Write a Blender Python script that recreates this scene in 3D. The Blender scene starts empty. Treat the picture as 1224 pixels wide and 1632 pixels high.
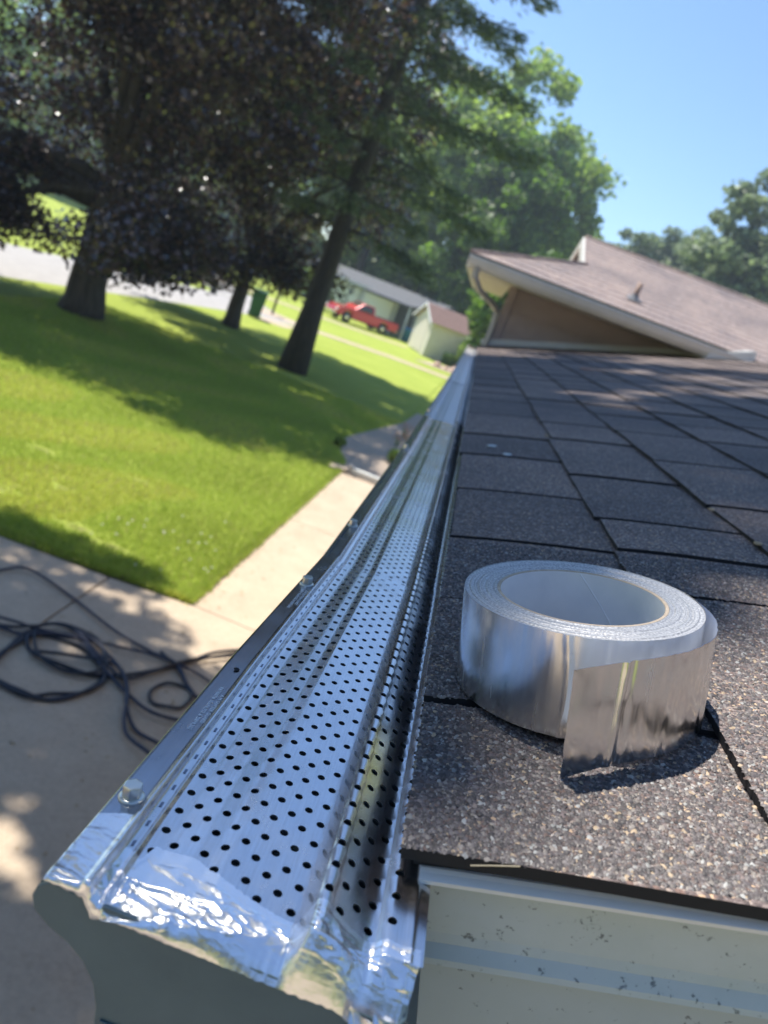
import bpy, math, random
import numpy as np
from mathutils import Vector, Matrix, noise
random.seed(7); rng = np.random.default_rng(7)
S = bpy.context.scene
COL = S.collection
R = math.radians

# ------------------------------------------------------------------ camera
cam = bpy.data.cameras.new('camera'); camo = bpy.data.objects.new('camera', cam); COL.objects.link(camo)
RW = Matrix(((0.99958, -0.0076, 0.0273), (0.0283, 0.2668, -0.9633), (0.0, 0.9637, 0.2669)))   # world <- level camera frame
rl = R(21.1)
right = RW @ Vector((math.cos(rl), math.sin(rl), 0)); up = RW @ Vector((-math.sin(rl), math.cos(rl), 0)); back = right.cross(up)
EYE = Vector((0, 0, 3.0))
m = Matrix((right.normalized(), up.normalized(), back.normalized())).transposed().to_4x4(); m.translation = EYE
camo.matrix_world = m
cam.sensor_fit = 'VERTICAL'; cam.sensor_height = 36; cam.lens = 36 * 1227 / 1632
cam.clip_start = 0.01; cam.clip_end = 1500
cam.dof.use_dof = True; cam.dof.focus_distance = 0.36; cam.dof.aperture_fstop = cam.lens / 2.3
S.camera = camo

# ------------------------------------------------------------------ world, sun, exposure
W = bpy.data.worlds.new('World'); S.world = W; W.use_nodes = True
nt = W.node_tree; bg = nt.nodes['Background']; sky = nt.nodes.new('ShaderNodeTexSky'); sky.sky_type = 'NISHITA'; sky.sun_disc = False
SUN = Vector((-0.90, 0.43, 0)).normalized() * math.cos(R(64)) + Vector((0, 0, math.sin(R(64))))
sky.sun_elevation = R(64); sky.sun_rotation = math.atan2(SUN.x, SUN.y); sky.air_density = 1.0; sky.dust_density = 0.1; sky.ozone_density = 6.0
nt.links.new(sky.outputs[0], bg.inputs[0]); bg.inputs[1].default_value = 0.14
sl = bpy.data.lights.new('sun', 'SUN'); sl.energy = 4.8; sl.angle = R(0.53); sl.color = (1.0, 0.95, 0.87)
so = bpy.data.objects.new('sun', sl); COL.objects.link(so); so.rotation_euler = SUN.to_track_quat('Z', 'Y').to_euler()
S.view_settings.view_transform = 'Standard'; S.view_settings.look = 'None'; S.view_settings.exposure = 0.72; S.view_settings.gamma = 1
S.view_settings.use_curve_mapping = False
S.render.engine = 'CYCLES'

# ------------------------------------------------------------------ helpers
def tag(o, label=None, cat=None, group=None, kind=None):
    if label: o['label'] = label
    if cat: o['category'] = cat
    if group: o['group'] = group
    if kind: o['kind'] = kind
    return o

def link(name, me, parent=None):
    o = bpy.data.objects.new(name, me); COL.objects.link(o)
    if parent: o.parent = parent
    return o

def thing(name, label, cat, loc=(0, 0, 0), rz=0, group=None):
    o = link(name, None); o.location = loc; o.rotation_euler = (0, 0, rz)
    return tag(o, label, cat, group)

class MB:
    def __init__(s): s.v = []; s.f = []
    def add(s, vs, fs):
        b = len(s.v); s.v += [tuple(v) for v in vs]; s.f += [tuple(i + b for i in f) for f in fs]; return s
    def box(s, x0, x1, y0, y1, z0, z1, M=None):
        vs = [Vector((x, y, z)) for z in (z0, z1) for y in (y0, y1) for x in (x0, x1)]
        if M is not None: vs = [M @ v for v in vs]
        return s.add(vs, [(0, 2, 3, 1), (4, 5, 7, 6), (0, 1, 5, 4), (2, 6, 7, 3), (0, 4, 6, 2), (1, 3, 7, 5)])
    def prism(s, poly, a, b, fn):
        """poly of 2D points swept between a and b; fn(p, q, t) gives the point"""
        n = len(poly); vs = [fn(p, q, a) for p, q in poly] + [fn(p, q, b) for p, q in poly]
        return s.add(vs, [tuple(range(n))[::-1], tuple(range(n, 2 * n))] + [(i, (i + 1) % n, (i + 1) % n + n, i + n) for i in range(n)])
    def tube(s, pts, rad, n=8, cap=True):
        pts = [Vector(p) for p in pts]; k = len(pts)
        rs = rad if isinstance(rad, (list, tuple)) else [rad] * k
        vs = []; u = None
        for i, p in enumerate(pts):
            d = (pts[min(i + 1, k - 1)] - pts[max(i - 1, 0)]).normalized()
            if u is None: u = d.cross(Vector((0.13, 0.2, 1)) if abs(d.z) < .9 else Vector((1, 0.1, 0))).normalized()
            u = (u - d * u.dot(d)).normalized(); w = d.cross(u)
            vs += [p + rs[i] * (math.cos(2 * math.pi * j / n) * u + math.sin(2 * math.pi * j / n) * w) for j in range(n)]
        fs = [(i * n + j, i * n + (j + 1) % n, (i + 1) * n + (j + 1) % n, (i + 1) * n + j) for i in range(k - 1) for j in range(n)]
        if cap: fs += [tuple(range(n))[::-1], tuple(range((k - 1) * n, k * n))]
        return s.add(vs, fs)
    def lathe(s, prof, n=24, M=None):
        vs = [Vector((r * math.cos(2 * math.pi * j / n), r * math.sin(2 * math.pi * j / n), z)) for r, z in prof for j in range(n)]
        if M is not None: vs = [M @ v for v in vs]
        k = len(prof)
        return s.add(vs, [(i * n + j, i * n + (j + 1) % n, (i + 1) * n + (j + 1) % n, (i + 1) * n + j) for i in range(k - 1) for j in range(n)])
    def build(s, name, mat, parent=None, smooth=False, bevel=0):
        me = bpy.data.meshes.new(name); me.from_pydata(s.v, [], s.f); me.materials.append(mat)
        if smooth: me.polygons.foreach_set('use_smooth', [True] * len(me.polygons))
        me.update(); o = link(name, me, parent)
        if bevel:
            b = o.modifiers.new('b', 'BEVEL'); b.width = bevel; b.segments = 2; b.limit_method = 'ANGLE'
        return o

def npmesh(name, v, f, mat, parent=None, smooth=False, col=None):
    """v (n,3), f (m,k) arrays"""
    me = bpy.data.meshes.new(name); v = np.asarray(v, np.float32); f = np.asarray(f, np.int32); mm, k = f.shape
    me.vertices.add(len(v)); me.vertices.foreach_set('co', v.ravel())
    me.loops.add(mm * k); me.loops.foreach_set('vertex_index', f.ravel())
    me.polygons.add(mm); me.polygons.foreach_set('loop_start', np.arange(mm, dtype=np.int32) * k)
    try: me.polygons.foreach_set('loop_total', np.full(mm, k, np.int32))
    except Exception: pass
    if smooth: me.polygons.foreach_set('use_smooth', np.ones(mm, bool))
    if col is not None:
        a = me.color_attributes.new('Col', 'FLOAT_COLOR', 'POINT'); a.data.foreach_set('color', np.asarray(col, np.float32).ravel())
    me.materials.append(mat); me.update(calc_edges=True); me.validate()
    return link(name, me, parent)

# ------------------------------------------------------------------ materials
def mat(name, col, rough=.6, metal=0, spec=.5):
    M_ = bpy.data.materials.new(name); M_.use_nodes = True; b = M_.node_tree.nodes['Principled BSDF']
    b.inputs['Base Color'].default_value = (*col, 1); b.inputs['Roughness'].default_value = rough
    b.inputs['Metallic'].default_value = metal; b.inputs['Specular IOR Level'].default_value = spec
    return M_
def N(M_, t, **k):
    n = M_.node_tree.nodes.new(t)
    for a, b in k.items():
        if a.startswith('i_'):
            key = a[2:].replace('_', ' '); n.inputs[key].default_value = b
        else: setattr(n, a, b)
    return n
def L(M_, a, b): M_.node_tree.links.new(a, b)
def coords(M_, scale=(1, 1, 1), kind='Object'):
    tc = N(M_, 'ShaderNodeTexCoord'); mp = N(M_, 'ShaderNodeMapping'); mp.inputs['Scale'].default_value = scale
    L(M_, tc.outputs[kind], mp.inputs['Vector']); return mp.outputs[0]
def ramp(M_, src, stops, interp='LINEAR'):
    r = N(M_, 'ShaderNodeValToRGB'); r.color_ramp.interpolation = interp
    while len(r.color_ramp.elements) < len(stops): r.color_ramp.elements.new(0.5)
    for e, (p, c) in zip(r.color_ramp.elements, stops): e.position = p; e.color = (*c, 1) if len(c) == 3 else c
    L(M_, src, r.inputs[0]); return r.outputs[0]
def noisy(M_, c, scale, detail=4, rough=.6):
    n = N(M_, 'ShaderNodeTexNoise'); n.inputs['Scale'].default_value = scale; n.inputs['Detail'].default_value = detail; n.inputs['Roughness'].default_value = rough
    L(M_, c, n.inputs['Vector']); return n.outputs[0]
def bump(M_, h, strength=.5, dist=.01):
    b = N(M_, 'ShaderNodeBump'); b.inputs['Strength'].default_value = strength; b.inputs['Distance'].default_value = dist
    L(M_, h, b.inputs['Height']); L(M_, b.outputs[0], M_.node_tree.nodes['Principled BSDF'].inputs['Normal']); return b
def mix(M_, fac, a, b, mode='MIX'):
    x = N(M_, 'ShaderNodeMix', data_type='RGBA', blend_type=mode)
    for s_, v in ((x.inputs[0], fac), (x.inputs[6], a), (x.inputs[7], b)):
        if hasattr(v, 'links') or isinstance(v, bpy.types.NodeSocket): L(M_, v, s_)
        elif isinstance(v, (int, float)): s_.default_value = v
        else: s_.default_value = (*v, 1)
    return x.outputs[2]
def bc(M_, s): L(M_, s, M_.node_tree.nodes['Principled BSDF'].inputs['Base Color'])
def rg(M_, s): L(M_, s, M_.node_tree.nodes['Principled BSDF'].inputs['Roughness'])
def grainy(name, c0, c1, scale, rough=.8, b=.3, bd=.01, detail=6, metal=0, sc=(1, 1, 1)):
    M_ = mat(name, c0, rough, metal); c = coords(M_, sc); n = noisy(M_, c, scale, detail)
    bc(M_, ramp(M_, n, [(.3, c0), (.7, c1)]));
    if b: bump(M_, n, b, bd)
    return M_

# brushed perforated aluminium
M_ALU = mat('aluminium', (.62, .62, .64), .2, 1)
c = coords(M_ALU, (260, 9, 260)); n1 = noisy(M_ALU, c, 6, 3); c2 = coords(M_ALU); n2 = noisy(M_ALU, c2, 55, 5, .65); n3 = noisy(M_ALU, c2, 420, 3)
rg(M_ALU, ramp(M_ALU, n2, [(.3, (.17,) * 3), (.75, (.31,) * 3)])); bc(M_ALU, mix(M_ALU, .35, (.64, .63, .64), ramp(M_ALU, n1, [(.3, (.50, .50, .52)), (.7, (.78, .78, .8))])))
bump(M_ALU, n1, .035, .0003)
M_ALUDARK = mat('aluminium_hole_wall', (.8, .82, .85), .3, 1)
M_ALUW = M_ALU.copy(); M_ALUW.name = 'weathered_aluminium'
for nd in M_ALUW.node_tree.nodes:
    if nd.type == 'VALTORGB' and abs(nd.color_ramp.elements[0].color[0] - .17) < .01:
        nd.color_ramp.elements[0].color = (.34,) * 3 + (1,); nd.color_ramp.elements[1].color = (.5,) * 3 + (1,)
M_INK = mat('lettering_white', (.92, .93, .95), .6)
M_SCREW = mat('zinc_screw', (.62, .62, .57), .30, 1)
M_FOIL = mat('foil', (.84, .85, .88), .27, 1)
c = coords(M_FOIL); n = noisy(M_FOIL, c, 260, 5, .65); bump(M_FOIL, n, .20, .0009)
M_FOILR = mat('foil_roll', (.74, .74, .73), .16, 1)
c = coords(M_FOILR, (1, 1, .08)); n = noisy(M_FOILR, c, 260, 3, .6); ng = noisy(M_FOILR, coords(M_FOILR, (1, 1, .4)), 60, 3)
rg(M_FOILR, ramp(M_FOILR, n, [(.3, (.13,) * 3), (.75, (.30,) * 3)])); bump(M_FOILR, n, .05, .0005)
M_LINER = mat('release_liner', (.62, .68, .82), .55)
M_EDGE = mat('tape_edges', (.6, .6, .62), .45, .35)
tc = N(M_EDGE, 'ShaderNodeTexCoord'); wv = N(M_EDGE, 'ShaderNodeTexNoise'); wv.inputs['Scale'].default_value = 900; wv.inputs['Detail'].default_value = 3
vl = N(M_EDGE, 'ShaderNodeVectorMath', operation='LENGTH'); L(M_EDGE, tc.outputs['Object'], vl.inputs[0])
ring = N(M_EDGE, 'ShaderNodeTexNoise', noise_dimensions='1D'); ring.inputs['Scale'].default_value = 2600; ring.inputs['Detail'].default_value = 2; L(M_EDGE, vl.outputs['Value'], ring.inputs['W'])
L(M_EDGE, tc.outputs['Object'], wv.inputs['Vector'])
mm_ = mix(M_EDGE, .5, ramp(M_EDGE, ring.outputs[0], [(.3, (.22, .22, .24)), (.65, (.60, .60, .62))]), ramp(M_EDGE, wv.outputs[0], [(.38, (.20, .20, .21)), (.62, (.70, .69, .66))]))
bc(M_EDGE, mm_); bump(M_EDGE, mm_, .5, .0006)
M_CARD = grainy('cardboard_core', (.42, .33, .24), (.56, .46, .35), 300, .8, .2, .0004)
M_COREIN = grainy('core_inside', (.72, .73, .74), (.84, .84, .83), 40, .4, .10, .0006)

# shingles: granules on the near ones are real, further off they are texture
M_GRAN = mat('granule', (.2, .2, .2), .55); at = N(M_GRAN, 'ShaderNodeAttribute', attribute_name='Col'); bc(M_GRAN, at.outputs['Color'])
PAL = [((.035, .032, .036), .30), ((.075, .066, .070), .24), ((.13, .12, .125), .16), ((.10, .066, .056), .08), ((.22, .205, .19), .10), ((.30, .32, .32), .04), ((.38, .30, .20), .035), ((.02, .02, .022), .02)]
def shingle_mat(name, scale, tint=(1, 1, 1), fine=True):
    M_ = mat(name, (.1, .1, .1), .75, 0, .4); c = coords(M_, (1, 1, 1))
    v = N(M_, 'ShaderNodeTexVoronoi'); v.inputs['Scale'].default_value = scale; L(M_, c, v.inputs['Vector'])
    sep = N(M_, 'ShaderNodeSeparateColor'); L(M_, v.outputs['Color'], sep.inputs[0])
    acc = 0; st = []
    for col_, w in PAL: st.append((min(acc, .999), col_)); acc += w
    gr = mix(M_, .35, ramp(M_, sep.outputs[0], st, 'CONSTANT'), (.11, .10, .097))
    big = noisy(M_, c, 3.0, 5, .6)
    g2 = mix(M_, 1.0, gr, ramp(M_, big, [(.3, (.72, .72, .76)), (.7, (1.25, 1.18, 1.12))]), 'MULTIPLY')
    oi = N(M_, 'ShaderNodeObjectInfo')
    g3 = mix(M_, 1.0, g2, ramp(M_, oi.outputs['Random'], [(0, (.78, .78, .8)), (1, (1.2, 1.15, 1.12))]), 'MULTIPLY')
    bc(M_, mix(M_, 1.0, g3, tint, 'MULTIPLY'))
    mt = N(M_, 'ShaderNodeMath', operation='MULTIPLY'); mt.inputs[1].default_value = -1; L(M_, v.outputs['Distance'], mt.inputs[0])
    bump(M_, mt.outputs[0], .9, .0012); return M_
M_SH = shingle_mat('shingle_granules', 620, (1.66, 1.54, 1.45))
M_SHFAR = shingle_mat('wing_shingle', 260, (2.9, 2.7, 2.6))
M_ASPH = mat('asphalt_felt', (.012, .012, .014), .8)

def alg(name, base, dirt, sc=12, rough=.4, thr=.62):
    M_ = mat(name, base, rough); c = coords(M_); a = noisy(M_, c, sc, 6, .65); b = noisy(M_, c, 180, 4, .7)
    c1 = mix(M_, ramp(M_, a, [(.35, (0,) * 3), (.75, (.55,) * 3)]), base, dirt)
    sp = noisy(M_, coords(M_, (1, 1, 1)), 230, 7, .66)
    bc(M_, mix(M_, ramp(M_, sp, [(thr, (0,) * 3), (thr + .05, (.8,) * 3)]), c1, (.07, .085, .085))); bump(M_, b, .06, .001); return M_
M_TRIM = alg('rake_board_paint', (.47, .53, .515), (.31, .38, .33), 14, .35, .612)
M_TRIM2 = alg('lower_board_paint', (.38, .45, .465), (.30, .36, .35), 10, .35, .63)
M_WHITE = alg('white_painted_metal', (.74, .74, .70), (.55, .55, .48), 6, .4, .75)
M_SPOUT = grainy('downspout_paint', (.42, .41, .37), (.5, .48, .43), 6, .5, .03)
M_GUTTER = grainy('gutter_paint', (.062, .104, .122), (.09, .14, .158), 30, .38, .05, .001)
M_CREAM = grainy('cream_soffit', (.62, .58, .48), (.7, .66, .55), 4, .6, .02)
M_SIDE = grainy('brown_siding', (.40, .325, .285), (.47, .38, .335), 5, .65, .05, .002)
M_PIPE = grainy('vent_pipe_rust', (.30, .20, .16), (.42, .30, .24), 30, .7, .1, .002)

# ground
M_LAWN = mat('lawn', (.1, .2, .02), .9, 0, .2)
c = coords(M_LAWN, (1, 1, 1), 'Object'); a = noisy(M_LAWN, c, .5, 6, .6); b_ = noisy(M_LAWN, c, 9, 6, .7); f_ = noisy(M_LAWN, c, 90, 4, .7)
g1 = ramp(M_LAWN, a, [(.3, (.32, .41, .055)), (.7, (.45, .52, .09))]); g2 = mix(M_LAWN, ramp(M_LAWN, b_, [(.35, (0,) * 3), (.7, (.5,) * 3)]), g1, (.40, .42, .10))
g3 = mix(M_LAWN, ramp(M_LAWN, f_, [(.4, (0,) * 3), (.7, (.6,) * 3)]), g2, (.16, .24, .03))
# worn soil patches at fixed places on the lawn
prev = g3
for (px, py, rx, ry) in [(-4.03, 8.0, .30, .12), (-3.34, 7.19, .20, .10), (-2.75, 6.44, .28, .16), (-2.99, 8.23, .2, .1), (-2.35, 6.35, .35, .12), (-3.7, 6.6, .3, .16), (-4.6, 7.4, .22, .12)]:
    sx = N(M_LAWN, 'ShaderNodeVectorMath', operation='SUBTRACT'); sx.inputs[1].default_value = (px, py, 0); L(M_LAWN, c, sx.inputs[0])
    mu = N(M_LAWN, 'ShaderNodeVectorMath', operation='MULTIPLY'); mu.inputs[1].default_value = (1 / rx, 1 / ry, 0); L(M_LAWN, sx.outputs[0], mu.inputs[0])
    ln = N(M_LAWN, 'ShaderNodeVectorMath', operation='LENGTH'); L(M_LAWN, mu.outputs[0], ln.inputs[0])
    ad = N(M_LAWN, 'ShaderNodeMath', operation='ADD'); L(M_LAWN, ln.outputs['Value'], ad.inputs[0]); L(M_LAWN, b_, ad.inputs[1])
    prev = mix(M_LAWN, ramp(M_LAWN, ad.outputs[0], [(.45, (.75,) * 3), (1.0, (0,) * 3)]), prev, (.20, .15, .09))
bc(M_LAWN, prev); bump(M_LAWN, f_, .8, .03)
M_BLADE = mat('grass_blade', (.15, .26, .025), .6, 0, .3); oi = N(M_BLADE, 'ShaderNodeAttribute', attribute_name='Col'); bc(M_BLADE, oi.outputs['Color'])
tr_ = N(M_BLADE, 'ShaderNodeBsdfTranslucent'); L(M_BLADE, oi.outputs['Color'], tr_.inputs[0]); ms_ = N(M_BLADE, 'ShaderNodeMixShader'); ms_.inputs[0].default_value = .45
L(M_BLADE, M_BLADE.node_tree.nodes['Principled BSDF'].outputs[0], ms_.inputs[1]); L(M_BLADE, tr_.outputs[0], ms_.inputs[2]); L(M_BLADE, ms_.outputs[0], M_BLADE.node_tree.nodes['Material Output'].inputs[0])
M_CONC = mat('concrete', (.4, .35, .28), .85); c = coords(M_CONC); a = noisy(M_CONC, c, 1.7, 8, .72); b_ = noisy(M_CONC, c, 40, 5, .7)
bc(M_CONC, mix(M_CONC, .35, ramp(M_CONC, a, [(.3, (.41, .31, .215)), (.7, (.58, .465, .335))]), ramp(M_CONC, b_, [(.3, (.30, .24, .17)), (.7, (.62, .50, .37))]))); bump(M_CONC, b_, .3, .004)
M_ROAD = grainy('street_concrete', (.33, .31, .29), (.42, .40, .37), 2.5, .85, .1, .01)
M_BED = grainy('gravel_bed', (.34, .26, .19), (.58, .47, .36), 45, .9, .8, .02)
M_SOIL = mat('bed_soil', (.09, .055, .04), .9)
M_HOSE = grainy('hose_rubber', (.010, .013, .022), (.018, .022, .035), 30, .42, 0)
M_HOSE2 = grainy('cable_rubber', (.018, .022, .042), (.028, .032, .055), 30, .45, 0)

def leafmat(name, c0, c1, trans=.35, rough=.45, spec=.5):
    M_ = mat(name, c0, rough, 0, spec); g = N(M_, 'ShaderNodeNewGeometry')
    colr = ramp(M_, g.outputs['Random Per Island'], [(0, c0), (.75, c1), (1, tuple(min(1, x * 1.5) for x in c1))]); bc(M_, colr)
    tr = N(M_, 'ShaderNodeBsdfTranslucent'); hs = N(M_, 'ShaderNodeHueSaturation'); hs.inputs['Value'].default_value = 1.8; hs.inputs['Saturation'].default_value = 1.1; L(M_, colr, hs.inputs['Color']); L(M_, hs.outputs[0], tr.inputs[0])
    ms = N(M_, 'ShaderNodeMixShader'); ms.inputs[0].default_value = trans
    out = M_.node_tree.nodes['Material Output']; L(M_, M_.node_tree.nodes['Principled BSDF'].outputs[0], ms.inputs[1]); L(M_, tr.outputs[0], ms.inputs[2]); L(M_, ms.outputs[0], out.inputs[0]); return M_
M_PURPLE = leafmat('purple_maple_leaf', (.024, .021, .020), (.095, .055, .042), .20, .27, .7)
cb = M_PURPLE.node_tree.nodes['Principled BSDF']; cb.inputs['Coat Weight'].default_value = .7; cb.inputs['Coat Roughness'].default_value = .16
M_GREENL = leafmat('green_leaf', (.045, .085, .015), (.10, .17, .03), .4, .5)
M_GREENB = leafmat('bright_green_leaf', (.10, .16, .035), (.22, .30, .07), .45, .5)
M_GREENG = leafmat('grey_green_leaf', (.10, .14, .07), (.20, .25, .13), .3, .5)
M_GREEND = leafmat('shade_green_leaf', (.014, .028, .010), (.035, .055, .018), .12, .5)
M_CONIF = leafmat('spruce_needles', (.04, .065, .032), (.10, .135, .055), .28, .5)
M_BARK = grainy('bark', (.045, .035, .026), (.13, .105, .08), 9, .9, .9, .04, 6, 0, (1, 1, .18))
M_BARKD = grainy('bark_dark', (.03, .025, .02), (.07, .055, .042), 14, .9, .8, .03, 6, 0, (1, 1, .25))

# ------------------------------------------------------------------ ground
def sheet(name, pts, z, m_, parent=None):
    return MB().add([(x, y, z) for x, y in pts], [tuple(range(len(pts)))]).build(name, m_, parent)
tag(sheet('ground', [(-400, -300), (400, -300), (400, 900), (-400, 900)], -.03, M_LAWN), kind='structure')
lawn = tag(MB().prism([(-11.2, 5.45), (-3.1, 5.78), (-1.42, 5.91), (-1.26, 12.2), (-1.3, 13.0), (-1.75, 14.2), (-1.6, 15.5), (-.9, 19.5), (-.6, 36.0), (-7.0, 34.3), (-8.6, 31.9), (-9.4, 27.8), (-11.0, 17.8)], -.03, .0, lambda p, q, t: (p, q, t)).build('lawn', M_LAWN), kind='structure')
# concrete: driveway slab on the left and the walk along the house, as separate poured slabs with joints
def slab(pts, name, parent=None):
    return MB().prism(pts, -.10, -.012, lambda p, q, t: (p, q, t)).build(name, M_CONC, parent, bevel=.006)
pav = link('pavement', None); tag(pav, kind='structure')
slab([(-2.125, -6), (-2.125, 5.80), (-12, 5.42), (-12, -6)], 'concrete_slab', pav)
slab([(-2.11, 1.2), (-.2, 1.2), (-.2, 5.86), (-1.40, 5.895), (-2.11, 5.80)], 'concrete_slab', pav)
slab([(-2.11, -6), (1.2, -6), (1.2, 1.19), (-2.11, 1.19)], 'concrete_slab', pav)
slab([(1.21, -6), (9, -6), (9, .28), (1.21, .28)], 'concrete_slab', pav)
slab([(-12, -16), (9, -16), (9, -6.02), (-12, -6.02)], 'concrete_slab', pav)
slab([(-.19, 1.2), (.5, 1.2), (.5, 9.0), (-.19, 9.0)], 'concrete_slab', pav)
slab([(-1.40, 5.905), (-.20, 5.87), (-.20, 9.0), (-1.33, 9.0)], 'concrete_slab', pav)
slab([(-1.33, 9.01), (.5, 9.01), (.5, 12.18), (-1.25, 12.18)], 'concrete_slab', pav)
tag(sheet('soil_path_base', [(-12, -6), (1.2, -6), (1.2, 12.3), (-1.3, 12.3), (-1.5, 5.95), (-12, 5.5)], -.028, M_SOIL), kind='structure')
tag(MB().prism([(-1.28, 12.19), (.7, 12.19), (.7, 22), (-.75, 22), (-.9, 19.5), (-1.6, 15.5), (-1.75, 14.2), (-1.3, 13.0)], -.10, -.008, lambda p, q, t: (p, q, t)).build('gravel_ground', M_BED), kind='structure')
tag(sheet('street', [(-14, -60), (-11.6, 10), (-11.0, 17.8), (-9.4, 27.8), (-8.6, 31.9), (-7.2, 33.9), (-9.6, 37.2), (-11.7, 35.2), (-13.2, 30), (-16.2, 20), (-18.2, 8), (-21, -60)], -.02, M_ROAD), kind='structure')
tag(sheet('street_branch', [(-9.7, 37.3), (-11.72, 35.3), (-17.5, 44), (-26, 60), (-45, 92), (-42, 95), (-23, 62), (-15.5, 47)], -.016, M_ROAD), kind='structure')
tag(sheet('footpath', [(-9.4, 34.0), (-7, 34.4), (-3.3, 36.3), (-.4, 36.7), (9, 38.0), (9, 39.4), (-.5, 38.0), (-3.4, 37.6), (-7, 35.8), (-9.8, 36.6)], -.012, M_CONC), kind='structure')
tag(sheet('driveway_path', [(-15, 42.3), (-8.6, 44.4), (-3.6, 46.9), (-3.7, 48.0), (-8.7, 45.6), (-15, 43.6)], -.012, M_CONC), kind='structure')
tag(sheet('pavement_apron', [(-8.5, 30.5), (-7.3, 31.2), (-7.0, 33.0), (-8.4, 32.6)], .004, M_CONC), kind='structure')

# grass blades over the near lawn and along its edges
def inpoly(x, y, P):
    ins = np.zeros(len(x), bool); j = len(P) - 1
    for i in range(len(P)):
        xi, yi = P[i]; xj, yj = P[j]
        ins ^= ((yi > y) != (yj > y)) & (x < (xj - xi) * (y - yi) / (yj - yi + 1e-12) + xi); j = i
    return ins
LP = [(-11.0, 5.46), (-3.1, 5.76), (-1.42, 5.89), (-1.24, 12.2), (-1.3, 13.0), (-1.75, 14.2), (-1.6, 15.5), (-.9, 19.5), (-11, 19.5)]
MUD = [(-4.03, 8.0, .30, .12), (-3.34, 7.19, .20, .10), (-2.75, 6.44, .28, .16), (-2.99, 8.23, .2, .1), (-2.35, 6.35, .3, .1), (-3.7, 6.6, .3, .16)]
n = 420000; gx = rng.uniform(-9.5, -.8, n); gy = 5.4 + 14 * rng.random(n) ** 1.7; ok = inpoly(gx, gy, LP); gx, gy = gx[ok], gy[ok]
for (px, py, rx, ry) in MUD:
    ok = (((gx - px) / rx) ** 2 + ((gy - py) / ry) ** 2 + .5 * np.sin(gx * 23) * np.sin(gy * 31)) > rng.uniform(.1, .9, len(gx)); gx, gy = gx[ok], gy[ok]
# extra tufts hanging over the edge of the concrete
ne = 9000; t = rng.random(ne); e1x = -1.42 + .16 * t + rng.normal(0, .02, ne) - .01; e1y = 5.9 + 6.3 * t
e2x = -1.42 - 6 * t; e2y = 5.91 - .26 * t * 6 / 6 * .9 + rng.normal(0, .02, ne) + .01
gx = np.r_[gx, e1x, e2x]; gy = np.r_[gy, e1y, e2y]; n = len(gx)
hgt = rng.uniform(.025, .06, n); ang = rng.uniform(0, 6.28, n); w = rng.uniform(.004, .008, n); lean = rng.uniform(.2, .9, n) * hgt; la = rng.uniform(0, 6.28, n)
dx, dy = np.cos(ang) * w, np.sin(ang) * w
V = np.empty((n, 3, 3)); V[:, 0] = np.c_[gx - dx, gy - dy, np.zeros(n) - .005]; V[:, 1] = np.c_[gx + dx, gy + dy, np.zeros(n) - .005]; V[:, 2] = np.c_[gx + np.cos(la) * lean, gy + np.sin(la) * lean, hgt]
base = np.array([.36, .48, .06]); tip = np.array([.60, .68, .14]); k = rng.random((n, 1)); cc = base * (1 - k) + tip * k; pn = (.5 + .5 * np.sin(gx * 1.7 + 1.3 * np.sin(gy * 1.1)) * np.sin(gy * 1.3 + 2 * np.sin(gx * .7)))[:, None]; cc = cc * (.82 + .30 * pn) * np.where(pn > .62, [1.12, 1.0, 1.1], [1, 1, 1]); dry = rng.random(n) < .04 + .10 * (pn[:, 0] > .7); cc[dry] = (.46, .38, .20)
CC = np.ones((n, 3, 4)); CC[..., :3] = cc[:, None, :]
tag(npmesh('grass', V.reshape(-1, 3), np.arange(n * 3).reshape(-1, 3), M_BLADE, col=CC.reshape(-1, 4)), kind='stuff')
# clover blossoms
M_CLOVER = mat('clover_white', (.75, .75, .65), .7); mb = MB()
for i in range(26):
    x, y = random.choice([(-2.2, 7.1), (-1.75, 6.4), (-2.0, 6.7), (-1.6, 6.9)]); x += random.gauss(0, .3); y += random.gauss(0, .35); x = min(x, -1.5); y = max(y, 6.0)
    mb.lathe([(.0, .050), (.008, .056), (.009, .062), (.0, .068)], 6, Matrix.Translation((x, y, 0)))
tag(mb.build('clover_blossoms', M_CLOVER), kind='stuff')

# ------------------------------------------------------------------ own house: low roof in front, wing behind
AL = R(17.7); Z0 = 3 - .1847; CA, SA = math.cos(AL), math.sin(AL)
def RP(s, y, h=0): return Vector((s * CA - h * SA, y, Z0 + s * SA + h * CA))
house = thing('house', 'low ranch house whose brown shingled roof fills the right side, with a hipped wing behind', 'house')
roof = MB().prism([(.055, -.0305), (3.75, -.0305), (3.75, -.006), (.055, -.006)], .236, 5.86, lambda p, q, t: RP(p, t, q)).build('roof', M_ASPH, house)
S_ = [.0425, .176, .300]
while S_[-1] < 3.6: S_.append(S_[-1] + .128)
def near_edge(s): return .2235 - max(0, s) * .035
cuts = {0: [.327, .462, .607, .795, 1.018], 1: [.505, .606, .705, .922, 1.215, 1.42], 2: [.36, .575, .80, 1.06, 1.36]}
rr = random.Random(3)
def course_cuts(k):
    c = [near_edge(0)] + list(cuts.get(k, []))
    if k not in cuts:
        c.append(c[0] + rr.uniform(.10, .24))
    while c[-1] < 5.72: c.append(c[-1] + rr.choice([.17, .20, .22, .25, .28]))
    c[-1] = 5.855; return c
tabs = []
for k in range(len(S_) - 1):
    c = course_cuts(k)
    for a, b in zip(c[:-1], c[1:]): tabs.append((k, a, b))
def seen(k, a, b):
    d = RP(S_[k] + .05, (a + b) / 2) - EYE; d = m.to_3x3().transposed() @ d
    return d.z < -.05 and abs(d.x / d.z) < .56 * 1.05 and abs(d.y / d.z) < .68
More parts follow.
